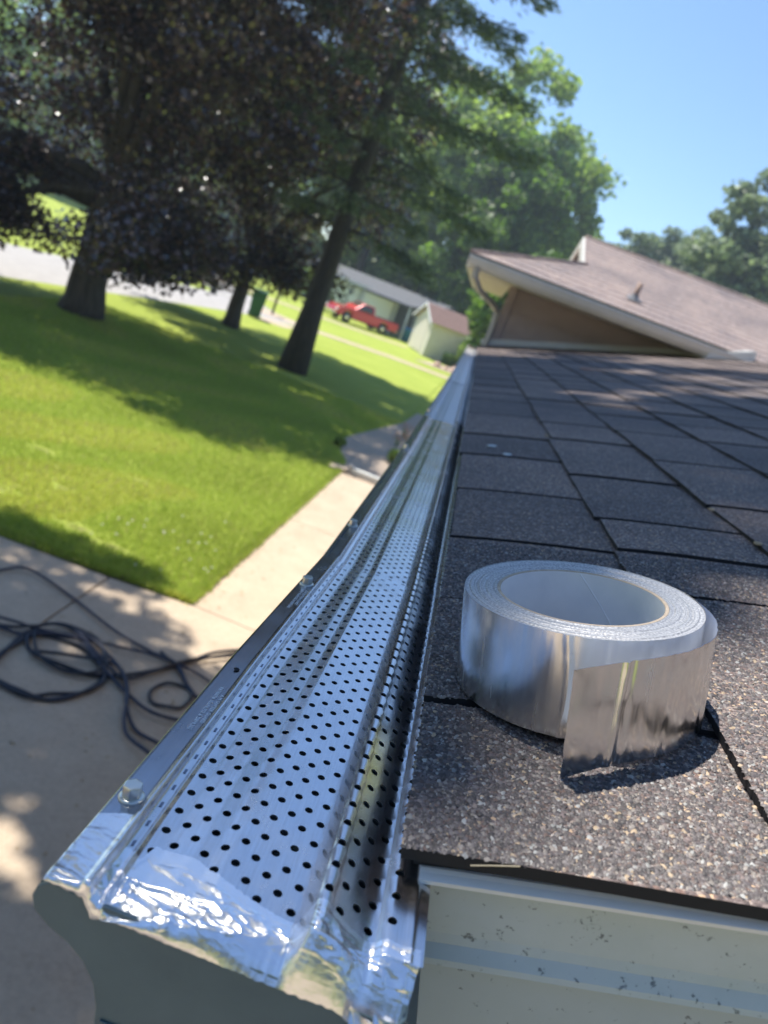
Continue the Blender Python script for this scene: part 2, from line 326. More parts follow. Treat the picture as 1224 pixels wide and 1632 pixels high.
def tab_geo(mb, k, a, b, hires):
    side0 = None
    s0, s1 = S_[k], S_[k + 1] + .012; g = .0022
    nx, ny = (5, 14) if hires else (2, 3)
    jb = rr.uniform(-.0028, .0022); t0 = rr.uniform(-.0006, .0020); ph = rr.uniform(0, 6)
    grid = []
    for i in range(nx + 1):
        for j in range(ny + 1):
            u, v = i / nx, j / ny
            s = s0 + jb + (s1 - s0) * u; y0 = a + g; y1 = b - g
            if k <= 40 and a < .3: y0 = near_edge(s) + (.0012 * noise.noise(Vector((s * 60, 0, k))))
            bow = .004 * math.sin(u * 3.1 + k) if hires else 0
            y = y0 + (y1 - y0) * v + (bow if v in (0, 1) and a > .3 else 0)
            h = .0042 - .0046 * u + .0016 * (1 - v) + t0 * v + (.0005 * math.sin(9 * v + ph) if hires else 0)
            if i == 0: h -= .0004; s += .0008 * noise.noise(Vector((y * 60, k, 1)))
            grid.append((s, y, h))
    n = len(grid); top = [RP(*p) for p in grid]; bot = [RP(p[0], p[1], p[2] - .0048) for p in grid]
    W_ = ny + 1; f = []
    for i in range(nx):
        for j in range(ny):
            q = (i * W_ + j, (i + 1) * W_ + j, (i + 1) * W_ + j + 1, i * W_ + j + 1); f.append(q); f.append(tuple(x + n for x in q[::-1])) if hires else None
    mb.side = getattr(mb, 'side', []); mb.side.append((len(mb.f) + len(f), len(mb.f) + len(f) + ny + 2 * nx))
    for j in range(ny): f.append((j, j + 1, j + 1 + n, j + n))
    for i in range(nx):
        f.append((i * W_, i * W_ + n, (i + 1) * W_ + n, (i + 1) * W_)); e = i * W_ + ny; f.append((e, e + W_, e + W_ + n, e + n))
    mb.add(top + bot, f)
def sidefix(mb, o):
    o.data.materials.append(M_ASPH)
    for a, b in mb.side:
        for i in range(a, b): o.data.polygons[i].material_index = 1
    return o
vis = sorted([t for t in tabs if seen(*t)], key=lambda t: t[1])[:298]; visset = set(vis); rest = MB()
for t in tabs:
    if t in visset:
        mb = MB(); tab_geo(mb, *t, t[1] < 1.6 and t[0] < 6); sidefix(mb, mb.build('shingle', M_SH, roof))
    else: tab_geo(rest, *t, False)
tag(sidefix(rest, rest.build('shingles', M_SH, roof)), kind='stuff')
# starter strip with a broken edge, drip edge, rake boards
mb = MB()
for i in range(60):
    s = .047 + i * .06; e = .2275 - s * .035 + rr.uniform(-.0015, .0015)
    mb.prism([(s, -.0052), (s + .0605, -.0052), (s + .0605, -.0012), (s, -.0012)], e, 5.85 if i == 0 else .5, lambda p, q, t: RP(p, t, q))
mb.build('starter_strip', M_ASPH, roof)
MB().prism([(.2275, -.0053), (.2262, -.0062), (.2235, -.0074), (.2237, -.0090), (.2275, -.0092), (.2300, -.0120), (.2310, -.0120), (.2310, -.0085), (.26, -.0072), (.26, -.0055)], .0495, 3.75, lambda p, q, t: RP(t, p - t * .03, q)).build('drip_edge', M_WHITE, house)
# upper board: flat face with a rolled bottom lip; lower board set back
MB().prism([(.2312, -.0090), (.2310, -.034), (.2300, -.0375), (.2268, -.0415), (.2262, -.0435), (.2275, -.0442), (.235, -.0442), (.245, -.0090)], .052, 3.75, lambda p, q, t: RP(t, p - t * .03, q)).build('rake_board', M_TRIM, house)
MB().prism([(.2318, -.0445), (.2330, -.165), (.2296, -.170), (.2296, -.1735), (.250, -.1735), (.250, -.0445)], .052, 3.75, lambda p, q, t: RP(t, p - t * .03, q)).build('rake_board', M_TRIM2, house)
# gable wall and front wall below (seen only from the side)
MB().box(.45, 7.2, .30, 5.84, -.02, 2.72).build('wall', M_SIDE, house)
MB().prism([(.45, 2.72), (7.2, 2.72), (3.75, 3.85), (.8, 2.93)], .302, 5.83, lambda p, q, t: (p, t, q)).build('gable', M_SIDE, house)
MB().box(.058, .449, .25, 5.83, 2.60, 2.615).build('soffit', M_CREAM, house)
MB().prism([(0, -.0305), (3.75, -.0305), (3.75, .004), (0, .004)], .236, 5.86, lambda p, q, t: (7.0 - RP(p, t, q).x + .16, t, RP(p, t, q).z)).build('roof_slope', M_SHFAR, house)

# granules of the nearest shingles: real little stones
NG = 62000
gs = rng.uniform(.040, .375, NG); gyy = .2215 + (.60 - .2215) * rng.random(NG) ** 1.45
sarr = np.array(S_[:5]); kk = np.clip(np.searchsorted(sarr, gs, 'right') - 1, 0, 3)
for k in range(4):
    for c_ in course_cuts(k)[1:6] if k not in cuts else cuts[k]:
        keep = ~((kk == k) & (np.abs(gyy - c_) < .0024)); gs, gyy, kk = gs[keep], gyy[keep], kk[keep]
keep = gyy > .2225 - gs * .035; gs, gyy, kk = gs[keep], gyy[keep], kk[keep]; NG = len(gs)
# find heights with the roof's own slabs
uu = (gs - sarr[kk]) / (sarr[kk + 1] - sarr[kk] + .012)
cutlist = {k: np.array([near_edge(0)] + cuts.get(k, []) + [9]) for k in range(4)}
hh = np.empty(NG)
from mathutils.bvhtree import BVHTree
bv, bf = [], []
for o in roof.children:
    if o.name.startswith('shingle') and not o.name.startswith('shingles'):
        b0 = len(bv); vs_ = [v.co for v in o.data.vertices]
        if min(v.y for v in vs_) < .62 and min(v.x for v in vs_) < .4:
            bv += vs_; bf += [tuple(i + b0 for i in p.vertices) for p in o.data.polygons]
bvh = BVHTree.FromPolygons(bv, bf); nrm = Vector((-SA, 0, CA)); pos = np.zeros((NG, 3)); good = np.zeros(NG, bool)
for i in range(NG):
    o_ = RP(gs[i], gyy[i], .02); h_ = bvh.ray_cast(o_, -nrm, .021)
    if h_[0] is not None: pos[i] = h_[0]; good[i] = True
pos = pos[good]; NG = len(pos)
oct_v = np.array([[1, 0, 0], [.3, .95, 0], [-.8, .6, 0], [-.8, -.6, 0], [.3, -.95, 0], [.1, 0, 1.0]]); oct_f = np.array([[0, 1, 5], [1, 2, 5], [2, 3, 5], [3, 4, 5], [4, 0, 5]])
sz = rng.uniform(.0007, .00155, (NG, 1, 1)); v = np.repeat(oct_v[None], NG, 0) * (1 + rng.uniform(-.3, .3, (NG, 6, 3))); v[:, 5, 2] = rng.uniform(.45, .9, NG)
v[:, 5, :2] += rng.uniform(-.4, .4, (NG, 2)); v[:, :, 1] *= rng.uniform(.6, 1, (NG, 1)); v *= sz
th = rng.uniform(0, 6.28, NG); ct, st_ = np.cos(th)[:, None], np.sin(th)[:, None]
v = np.stack([v[:, :, 0] * ct - v[:, :, 1] * st_, v[:, :, 0] * st_ + v[:, :, 1] * ct, v[:, :, 2]], 2)
e1 = np.array([CA, 0, SA]); e2 = np.array([0, 1, 0]); e3 = np.array([-SA, 0, CA])
tx, ty = rng.uniform(-.35, .35, (2, NG, 1)); v[:, :, 2] += v[:, :, 0] * tx + v[:, :, 1] * ty
Pw = pos[:, None, :] + v[:, :, :1] * e1 + v[:, :, 1:2] * e2 + (v[:, :, 2:] - .00005) * e3
pc = np.array([p[0] for p in PAL]); pw = np.array([p[1] for p in PAL]); pw /= pw.sum(); ci = rng.choice(len(PAL), NG, p=pw)
cg = (pc[ci] * .78 + np.array([.10, .094, .09]) * .22) * rng.uniform(.8, 1.35, (NG, 1)) * np.array([1.06, 1.00, .96]); C4 = np.ones((NG, 6, 4)); C4[:, :, :3] = cg[:, None]
fidx = (np.arange(NG)[:, None, None] * 6 + oct_f[None]).reshape(-1, 3)
tag(npmesh('granules', Pw.reshape(-1, 3), fidx, M_GRAN, roof, col=C4.reshape(-1, 4)), kind='stuff')
# twig stuck under the edge of the roof, bits of debris, dropping, fallen leaf
M_TWIG = mat('dry_grass', (.45, .38, .26), .8); M_DEB = mat('dry_debris', (.40, .30, .18), .8); M_DROP = mat('bird_dropping', (.55, .6, .62), .7); M_LEAFO = mat('orange_leaf', (.55, .20, .08), .7)
tag(MB().tube([RP(.066, .2190, .0030), RP(.073, .2182, .0046), (RP(.082, .2190, .0050))], .00028, 5).build('dry_grass_stem', M_TWIG), 'thin dry grass stem poking out of the near roof edge', 'twig')
def flat_blob(s, y, r, h=.007):
    k = 9; pts = [RP(s + r * .9 * math.cos(2 * math.pi * i / k) * rr.uniform(.5, 1.1), y + r * math.sin(2 * math.pi * i / k) * rr.uniform(.5, 1.1), h) for i in range(k)]
    pb = [p - nrm * .0012 for p in pts]
    return MB().add(pts + pb + [RP(s, y, h + .001)], [(i, (i + 1) % k, 2 * k) for i in range(k)] + [(i, i + k, (i + 1) % k + k, (i + 1) % k) for i in range(k)])
for s, y, r, lb in [(.085, 1.10, .010, 'pale bird dropping on the shingle, the one nearer the gutter'), (.103, 1.035, .008, 'small pale bird dropping beside the larger one on the shingles')]:
    tag(flat_blob(s, y, r, .0052).build('bird_dropping', M_DROP), lb, 'bird dropping', 'bird droppings on the roof')
tag(flat_blob(.50, 3.3, .035).build('fallen_leaf', M_LEAFO), 'small orange leaf lying on the far sunlit shingles', 'leaf')
for s, y, lb in [(.296, .775, 'dry leaf crumb in the shingle joint, the farther of two'), (.300, .655, 'dry leaf crumb in the shingle joint, the nearer of two'), (.172, 1.23, 'dry leaf crumb at the lower joint by the gutter')]:
    tag(flat_blob(s, y, .005, .007).build('leaf_crumb', M_DEB), lb, 'debris', 'leaf crumbs on the roof')

# --- wing: front wall facing us, Dutch hip roof
wing_wall = MB().box(.15, 6.5, 5.874, 8.6, 0, 3.30).build('wing_wall', M_SIDE, house)
z = 2.70; i = 0
while z < 3.29:
    MB().prism([(5.872, z), (5.872, z + .158), (5.862, z + .158), (5.850, z + .004), (5.850, z)], .125, 5.0, lambda p, q, t: (t, p, q)).build('siding_board', M_SIDE, wing_wall); z += .150
for i in range(18):
    zz = .05 + i * .15
    if zz < 3.2: MB().prism([(.148, zz), (.148, zz + .148), (.138, zz + .148), (.126, zz + .004), (.126, zz)], 5.88, 8.6, lambda p, q, t: (p, t, q)).build('siding_board', M_SIDE, wing_wall)
MB().box(.105, .160, 5.838, 5.885, 2.6, 3.299).build('corner_board', M_SIDE, wing_wall)
SL = .325; EZ = 3.39
def wz(d): return EZ + SL * d
wing_roof = link('wing_roof', None, house)
nrow = 14
def wcourse(mb, k, y0, y1, x0a, x0b, x1):
    za, zb = wz(y0 - 5.4), wz(y1 - 5.4)
    h = .006
    mb.add([(x0a, y0, za + h), (x1, y0, za + h), (x1, y1, zb), (x0b, y1, zb), (x0a, y0, za - .004), (x1, y0, za - .004)], [(0, 1, 2, 3), (4, 5, 1, 0)])
mb = MB(); dy = (7.15 - 5.4) / nrow
for k in range(nrow):
    y0 = 5.4 + k * dy; y1 = y0 + dy; xl = lambda y: min(-.24 + (y - 5.4), .58) if y < 6.22 else .56
    mb.add([(xl(y0), y0, wz(y0 - 5.4) + .004), (6.6, y0, wz(y0 - 5.4) + .004), (6.6, y1, wz(y1 - 5.4)), (xl(y1), y1, wz(y1 - 5.4)), (xl(y0), y0, wz(y0 - 5.4) - .002), (6.6, y0, wz(y0 - 5.4) - .002)], [(0, 1, 2, 3), (4, 5, 1, 0)])
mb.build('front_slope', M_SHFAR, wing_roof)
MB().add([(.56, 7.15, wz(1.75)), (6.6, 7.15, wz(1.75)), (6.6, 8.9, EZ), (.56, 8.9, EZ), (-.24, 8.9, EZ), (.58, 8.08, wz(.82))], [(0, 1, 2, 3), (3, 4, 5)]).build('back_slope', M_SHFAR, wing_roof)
mb = MB()
for k in range(7):
    d0 = k * .117; d1 = d0 + .117
    mb.add([(-.24 + d0, 5.4 + d0, wz(d0) + .009), (-.24 + d0, 8.9 - d0, wz(d0) + .009), (-.24 + d1, 8.9 - d1, wz(d1)), (-.24 + d1, 5.4 + d1, wz(d1)), (-.24 + d0, 5.4 + d0, wz(d0) - .006), (-.24 + d0, 8.9 - d0, wz(d0) - .006)], [(0, 3, 2, 1), (0, 1, 5, 4)])
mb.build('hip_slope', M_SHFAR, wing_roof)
mb = MB(); mb.tube([(-.235, 5.405, wz(0) + .008), (.58, 6.22, wz(.82) + .006)], .014, 6); mb.tube([(.56, 7.15, wz(1.75) + .002), (6.6, 7.15, wz(1.75) + .002)], .016, 6); mb.build('ridge_cap', M_SHFAR, wing_roof)
gab = MB().add([(.60, 6.26, wz(.80)), (.60, 8.04, wz(.80)), (.60, 7.15, wz(1.70))], [(0, 1, 2)]).build('gablet', M_SIDE, wing_roof)
for sgn in (-1, 1):
    e = 7.15 + sgn * .93
    MB().add([(x, y, z_ + dz) for x in (.545, .565) for y, z_ in ((7.15, wz(1.75)), (e, wz(.82))) for dz in (-.085, -.005)], [(0, 1, 3, 2), (4, 6, 7, 5), (0, 4, 5, 1), (2, 3, 7, 6), (0, 2, 6, 4), (1, 5, 7, 3)]).build('gablet_trim', M_WHITE, gab)
# eaves: fascia and a box gutter along the front, sloping cream soffit, left side eave
fas = MB().prism([(5.405, 3.300), (5.405, 3.376), (5.43, 3.376), (5.43, 3.300)], -.215, 2.4, lambda p, q, t: (t, p, q)).build('fascia', M_WHITE, house)
eg = MB().prism([(5.402, 3.312), (5.385, 3.312), (5.368, 3.330), (5.358, 3.352), (5.350, 3.356), (5.350, 3.376), (5.356, 3.376), (5.356, 3.361), (5.365, 3.352), (5.388, 3.320), (5.402, 3.320)], -.235, 2.1, lambda p, q, t: (t, p, q)).build('eave_gutter', M_WHITE, house)
MB().add([(-.21, 5.431, 3.300), (6.5, 5.431, 3.300), (6.5, 5.849, 3.300), (.10, 5.849, 3.300), (.10, 8.6, 3.300), (-.21, 8.6, 3.300), (-.21, 5.431, 3.312), (6.5, 5.431, 3.312), (6.5, 5.849, 3.312), (.10, 5.849, 3.312), (.10, 8.6, 3.312), (-.21, 8.6, 3.312)],
         [(0, 3, 2, 1), (0, 5, 4, 3), (6, 7, 8, 9), (6, 9, 10, 11)]).build('wing_soffit', M_CREAM, house)
MB().box(-.236, -.212, 5.43, 8.9, 3.300, 3.376).build('fascia', M_WHITE, house)
MB().box(.16, 5, 5.80, 5.848, 2.0, 2.01).build('flashing', M_WHITE, house)
fl = MB().prism([(.06, .009), (1.75, .009), (1.75, .052), (.06, .052)], 5.835, 5.847, lambda p, q, t: RP(p, t, q)); fl.build('flashing', M_WHITE, house)
MB().prism([(1.52, .010), (1.84, .010), (1.84, .070), (1.56, .055)], 5.36, 5.80, lambda p, q, t: RP(p, t, q)).build('flashing', M_WHITE, house)
ds = MB(); ds.tube([(-.16, 5.39, 3.31), (-.155, 5.40, 3.25), (-.10, 5.52, 3.19), (.02, 5.74, 3.14), (.075, 5.815, 3.10), (.085, 5.815, 2.98), (.085, 5.815, .15)], .024, 4); ds.build('downspout', M_SPOUT, house)
vp = link('vent_pipe', None, house)
vb = Vector((.927, 5.73, wz(.33) + .006))
ax = Vector((.02, 0, 1)).normalized()
MB().tube([vb + Vector((0, 0, -.02)), vb + ax * .115, vb + ax * .116], [.020, .020, .016], 12).build('pipe', M_PIPE, vp, True)
M_LEAD = mat('lead_flashing', (.20, .21, .23), .8, 0, .2)
MB().lathe([(.024, .035), (.027, .02), (.038, .0), (.045, -.015)], 14, Matrix.Translation(vb)).build('pipe_collar', M_LEAD, vp, True)
MB().prism([(-.05, .004), (.05, .004), (.05, .007), (-.05, .007)], -.05, .045, lambda p, q, t: (vb.x + p, vb.y + t, vb.z + t * SL + q)).build('pipe_flashing', M_LEAD, vp)

# ------------------------------------------------------------------ gutter with perforated guard
GY0, GY1 = .180, 5.80
PROF = [(-.0590, -.1910), (-.0588, -.1888), (-.0578, -.1881), (-.0560, -.1878), (-.0480, -.1864), (-.0474, -.1860), (-.0466, -.1843), (-.0458, -.1839), (-.0451, -.1844), (-.0447, -.1862), (-.0440, -.1874), (-.0412, -.1882), (-.0408, -.1874), (-.0402, -.1872), (-.0397, -.1882),
        (-.0390, -.1893), (-.0335, -.1893), (-.0322, -.1892), (-.0245, -.1876), (-.0235, -.1875), (-.0180, -.1872), (-.0172, -.1871), (-.0134, -.1861), (-.0126, -.1860), (-.0060, -.1859), (.0010, -.1858), (.0080, -.1857), (.0138, -.1856), (.0146, -.1861), (.0152, -.1848), (.0176, -.1786), (.0184, -.1770), (.0196, -.1762), (.0212, -.1762), (.0224, -.1768),
        (.0240, -.1776), (.0300, -.1795), (.0355, -.1812), (.0378, -.1816), (.0390, -.1813), (.0410, -.1796), (.0425, -.1790), (.0470, -.1788), (.0500, -.1782), (.0504, -.1786), (.0540, -.1786)]
PX = np.array([p[0] for p in PROF]); PZ = np.array([p[1] for p in PROF]); arc = np.r_[0, np.cumsum(np.hypot(np.diff(PX), np.diff(PZ)))]
# light rounding of the profile
aa = np.linspace(0, arc[-1], 1400); xx = np.interp(aa, arc, PX); zz = np.interp(aa, arc, PZ); ker = np.hanning(13); ker /= ker.sum()
pad = lambda q: np.convolve(np.r_[[q[0]] * 6, q, [q[-1]] * 6], ker, 'valid'); xx, zz = pad(xx), pad(zz); xx[0], xx[-1] = PX[0], PX[-1]
LIPY = [0, .18, .33, .512, .76, 1.04, 1.72, 2.55, 6]; LIPX = [.065, .0573, .0520, .0425, .0392, .0360, .0325, .029, .026]
def gscale(y): return (np.interp(y, LIPY, LIPX) + .0417) / .0990
def gpt(s, y, dz=0.):
    """profile point at arc length s, station y"""
    X = np.interp(s, aa, xx); Zv = np.interp(s, aa, zz); g = gscale(y)
    X = .0417 + (X - .0417) * np.where(X < .0417, g, 1)
    return np.stack([X, y, 3 + Zv + dz + .00018 * np.sin(y * 23 + X * 40) + .0001 * np.sin(y * 61)], -1)
def s_of_x(x): i = int(np.argmin(np.abs(xx - x))); return aa[i]
HC = [(-.0365, 0), (-.0312, 1), (-.0262, 0), (-.0209, 1), (-.0157, 0), (-.0103, 1), (-.0049, 0), (.0006, 1), (.0061, 0), (.0120, 1), (.0206, 0), (.0258, 1), (.0310, 0), (.0362, 1), (.0428, 0)]
PITCH = .01064; HR = .00160
def guard_panel(y0, y1, holes, dz, parent):
    sx = [s_of_x(x) for x, _ in HC]; bounds = []
    for i, c_ in enumerate(sx):
        lo = (sx[i - 1] + c_) / 2 if i else c_ - .0026; hi = (c_ + sx[i + 1]) / 2 if i < len(sx) - 1 else c_ + .0026
        lo = max(lo, c_ - .0029); hi = min(hi, c_ + .0029); bounds.append((lo, hi))
    V_, F_, WV, WF = [], [], [], []
    ny = int(round((y1 - y0) / PITCH)); py = (y1 - y0) / ny
    def strip(sa, sb, n_):
        ss = np.linspace(sa, sb, n_ + 1); ys = np.linspace(y0, y1, ny * 2 + 1); g = np.array([[gpt(s, y, dz) for y in ys] for s in ss]).reshape(-1, 3)
        b = sum(len(a) for a in V_); V_.append(g); w_ = len(ys)
        i, j = np.meshgrid(np.arange(n_), np.arange(w_ - 1), indexing='ij'); q = (i * w_ + j).ravel() + b; F_.append(np.stack([q, q + w_, q + w_ + 1, q + 1], 1))
    # plain strips between the rows of holes
    edges = [0.0]; last = 0.0
    for lo, hi in bounds:
        if lo - last > 1e-6: strip(last, lo, max(1, int((lo - last) / .0004)) if lo - last > .0006 else 1)
        last = hi
    strip(last, arc[-1] - 1e-5, 14)
    th_ = np.linspace(0, 2 * np.pi, 17)[:-1] + np.pi / 16 * 0; cs, sn = np.cos(th_), np.sin(th_)
    sqm = 1 / np.maximum(np.abs(cs), np.abs(sn))
    for (x, ph), (lo, hi), c_ in zip(HC, bounds, sx):
        if not holes: strip(lo, hi, 5); continue
        j = np.arange(ny); cy = y0 + py * (j + .5)
        off = py / 2 * (ph - .5)       # holes sit a quarter pitch off, rows staggered
        for (rs, ry) in [(HR, HR), (HR * 1.22, HR * 1.22), (None, None)]:
            if rs is not None: S2 = c_ + rs * cs[None, :] + 0 * cy[:, None]; Y2 = cy[:, None] + off + ry * sn[None, :]
            else:
                a_ = cs * sqm; b2 = sn * sqm
                S2 = np.where(a_ > 0, c_ + a_ * (hi - c_), c_ + a_ * (c_ - lo))[None, :] + 0 * cy[:, None]; Y2 = cy[:, None] + b2[None, :] * py / 2
            if rs == HR: ring0 = (S2, Y2)
            V_.append(gpt(S2.ravel(), Y2.ravel(), dz)) if True else 0
        b = sum(len(a) for a in V_[:-3]); nn_ = ny * 16
        base_ = (np.arange(ny)[:, None] * 16); i0 = (base_ + np.arange(16)[None]).ravel(); i1 = (base_ + (np.arange(16)[None] + 1) % 16).ravel()
        for r_ in (0, 1): F_.append(np.stack([b + r_ * nn_ + i0, b + (r_ + 1) * nn_ + i0, b + (r_ + 1) * nn_ + i1, b + r_ * nn_ + i1], 1))
        wb = sum(len(a) for a in WV); WV.append(gpt(ring0[0].ravel(), ring0[1].ravel(), dz)); WV.append(gpt(ring0[0].ravel(), ring0[1].ravel(), dz - .0006))
        WF.append(np.stack([wb + i0, wb + i1, wb + nn_ + i1, wb + nn_ + i0], 1))
    o = npmesh('guard_panel', np.concatenate(V_), np.concatenate(F_)[:, ::-1], M_ALU if y0 < 1.0 else M_ALUW, parent, True)
    if holes: npmesh('hole_rims', np.concatenate(WV), np.concatenate(WF), M_ALUDARK, o, True)
    return o
gut = thing('gutter', 'eave gutter with bright perforated aluminium guard panels running along the roof edge', 'gutter')
p1 = guard_panel(.1885, .511, True, .0006, gut); p2 = guard_panel(.492, 1.40, True, -.0020, gut); p3 = guard_panel(1.395, 2.30, True, -.0024, gut)
guard_panel(2.29, 3.2, False, -.001, gut); guard_panel(3.19, 4.1, False, -.0014, gut); guard_panel(4.09, 5.0, False, -.001, gut); guard_panel(4.99, 5.80, False, -.0014, gut)
M_FLANGE_REFL = M_ALU.copy(); M_FLANGE_REFL.name = 'tree_reflection_flange_aluminium'  # flange base colour darkened to stand in for dark trees mirrored there
for nd in M_FLANGE_REFL.node_tree.nodes:
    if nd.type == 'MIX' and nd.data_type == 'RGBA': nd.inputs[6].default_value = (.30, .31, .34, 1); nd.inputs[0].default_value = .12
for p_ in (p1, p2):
    p_.data.materials.append(M_FLANGE_REFL)
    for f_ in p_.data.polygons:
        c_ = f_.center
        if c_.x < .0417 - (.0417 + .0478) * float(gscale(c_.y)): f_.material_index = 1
# trough: K-style, open on top
OG = [(-.0565, -.1895), (-.0600, -.1925), (-.0608, -.1965), (-.0592, -.2010), (-.0540, -.2048), (-.0470, -.2078), (-.0405, -.2125), (-.0355, -.2190), (-.0325, -.2270), (-.0310, -.2360), (-.0305, -.2700), (-.0290, -.2730), (.0500, -.2730), (.0520, -.2710), (.0530, -.1860)]
ys = [.1795, .33, .512, .76, 1.04, 1.72, 2.55, 5.8]; mb = MB()
for inset in (0, .0009):
    vs = []
    for y in ys:
        g = float(gscale(y)) ; g = g if g < 1 else 1
        for (x, z_) in OG: vs.append((.0417 + (x - .0417) * (g if x < 0 else 1) + (inset if x < 0 else -inset), y, 3 + z_ + (inset if z_ < -.26 else 0)))
    k = len(OG); mb.add(vs, [(i * k + j, i * k + j + 1, (i + 1) * k + j + 1, (i + 1) * k + j) for i in range(len(ys) - 1) for j in range(k - 1)])
mb.build('trough', M_GUTTER, gut)
cap = MB().prism(OG + [(.0515, -.1905), (-.046, -.1905)], .1775, .1792, lambda p, q, t: (p, t, 3 + q))
cap.build('end_cap', M_GUTTER, gut, bevel=.0004)
MB().prism([(-.0300, -.2300), (-.0200, -.2300), (-.0180, -.2720), (-.0290, -.2720)], .1766, .1774, lambda p, q, t: (p, t, 3 + q)).build('cap_fold', M_GUTTER, gut, bevel=.0003)
# hex screws
for y in (.218, .448, .607, 1.02, 1.46, 1.92):
    sx_ = float(.0417 - (.0417 + .0525) * gscale(y)); zt = float(gpt(s_of_x(-.0525), y, .0006 if y < .512 else -.0018)[2]) + .0001
    sc = link('screw', None, gut); T = Matrix.Translation((sx_, y, zt)) @ Matrix.Rotation(R(-9), 4, 'Y') @ Matrix.Rotation(R(17 + y * 90), 4, 'Z')
    r6 = .0034
    mb = MB().prism([(r6 * math.cos(i * math.pi / 3), r6 * math.sin(i * math.pi / 3)) for i in range(6)],   .0007, .0052, lambda p, q, t: T @ Vector((p, q, t)))
    mb.build('screw_head', M_SCREW, sc, bevel=.0004)
    MB().lathe([(0, .0050), (.0016, .0050), (.0021, .0053), (.0026, .0051)], 20, T).build('head_dimple', M_SCREW, sc, True)
    MB().lathe([(.0030, .0010), (.0041, .0009), (.0045, .0003), (.0044, -.0002)], 24, T).build('screw_washer', M_SCREW, sc, True)
# empty hole in the flange
MB().lathe([(.0014, .0002), (.0014, .0), (0, .0)], 16, Matrix.Translation((-.0468, .3205, float(gpt(s_of_x(-.0505), .3205, .0009)[2])))).build('screw_hole', M_ASPH, gut)
# stamped lettering
def lettering(txt, x, yc, size, z_, parent):
    c_ = bpy.data.curves.new('lettering', 'FONT'); c_.body = txt; c_.size = size; c_.align_x = 'CENTER'; c_.extrude = .00003; c_.space_character = 1.12
    t = bpy.data.objects.new('tmp', c_); COL.objects.link(t); bpy.context.view_layer.update()
    me = bpy.data.meshes.new_from_object(t.evaluated_get(bpy.context.evaluated_depsgraph_get())); bpy.data.objects.remove(t)
    me.materials.clear(); me.materials.append(M_INK); o = link('lettering', me, parent)
    skew = R(-2.0) if yc < .4 else R(-3.0)
    o.matrix_world = Matrix.Translation((x, yc, z_)) @ Matrix.Rotation(R(-9.9), 4, 'Y') @ Matrix.Rotation(R(-90) + skew, 4, 'Z'); return o
for yc, xp, xa in ((.2835, -.0489, -.0463), (.424, -.0429, -.0404)):
    for tx_, px_ in (('PATENT# 10,674,932 & D879,262', xp), ('A-M GUTTER GUARD', xa)):
        x0_ = .0417 + (px_ + .0008 - .0417) / float(gscale(yc)); lettering(tx_, px_, yc, .00235, float(gpt(s_of_x(x0_), yc, .0006)[2]) + .00022, p1)
# little punched slots along the bead ledge
mb = MB()
for i in range(32):
    y = .190 + i * PITCH * .97
    if y > .505: break
    s_ = s_of_x(-.0425); a_ = gpt(s_ - .0005, y, .0008); b_ = gpt(s_ + .0005, y, .0008); d_ = Vector((0, .0014, 0)); a_, b_ = Vector(a_), Vector(b_)
    mb.add([a_ - d_, b_ - d_ * .6, b_ + d_ * 1.2, a_ + d_ * .8], [(0, 1, 2, 3)])
mb.build('bead_slots', mat('slot_dark', (.16, .18, .24), .35, .9), p1)

# foil tape wrapped over the end of the gutter
def interp(pts, x): return float(np.interp(x, [p[0] for p in pts], [p[1] for p in pts]))
TOPY = [(-.0575, .2065), (-.050, .2095), (-.0448, .2090), (-.0440, .1975), (-.0380, .1965), (-.0360, .204), (-.022, .2035), (-.012, .1990), (-.002, .1955), (.006, .1935), (.0125, .1925), (.0150, .193), (.0185, .1965), (.0225, .196), (.030, .193), (.0365, .1925), (.0420, .194), (.048, .193), (.0537, .1945)]
HEM = [(-.0575, -.1885), (-.046, -.1890), (-.042, -.1950), (-.0345, -.1930), (.0197, -.1925), (.0324, -.1920), (.040, -.1945), (.0537, -.1950)]
SAG = [(-.0575, 0), (-.047, .0004), (-.0424, .003), (-.0384, .0055), (-.033, .0035), (-.0224, .0025), (-.0043, .0006), (.0076, 0), (.0289, 0), (.0369, .0035), (.042, .005), (.0537, .005)]
FOLDY = [(-.0575, .1765), (-.0384, .1775), (-.0224, .1785), (-.0043, .1815), (.0076, .1850), (.0130, .1858), (.0192, .1842), (.0289, .1830), (.0369, .1828), (.042, .1835), (.0537, .1870)]
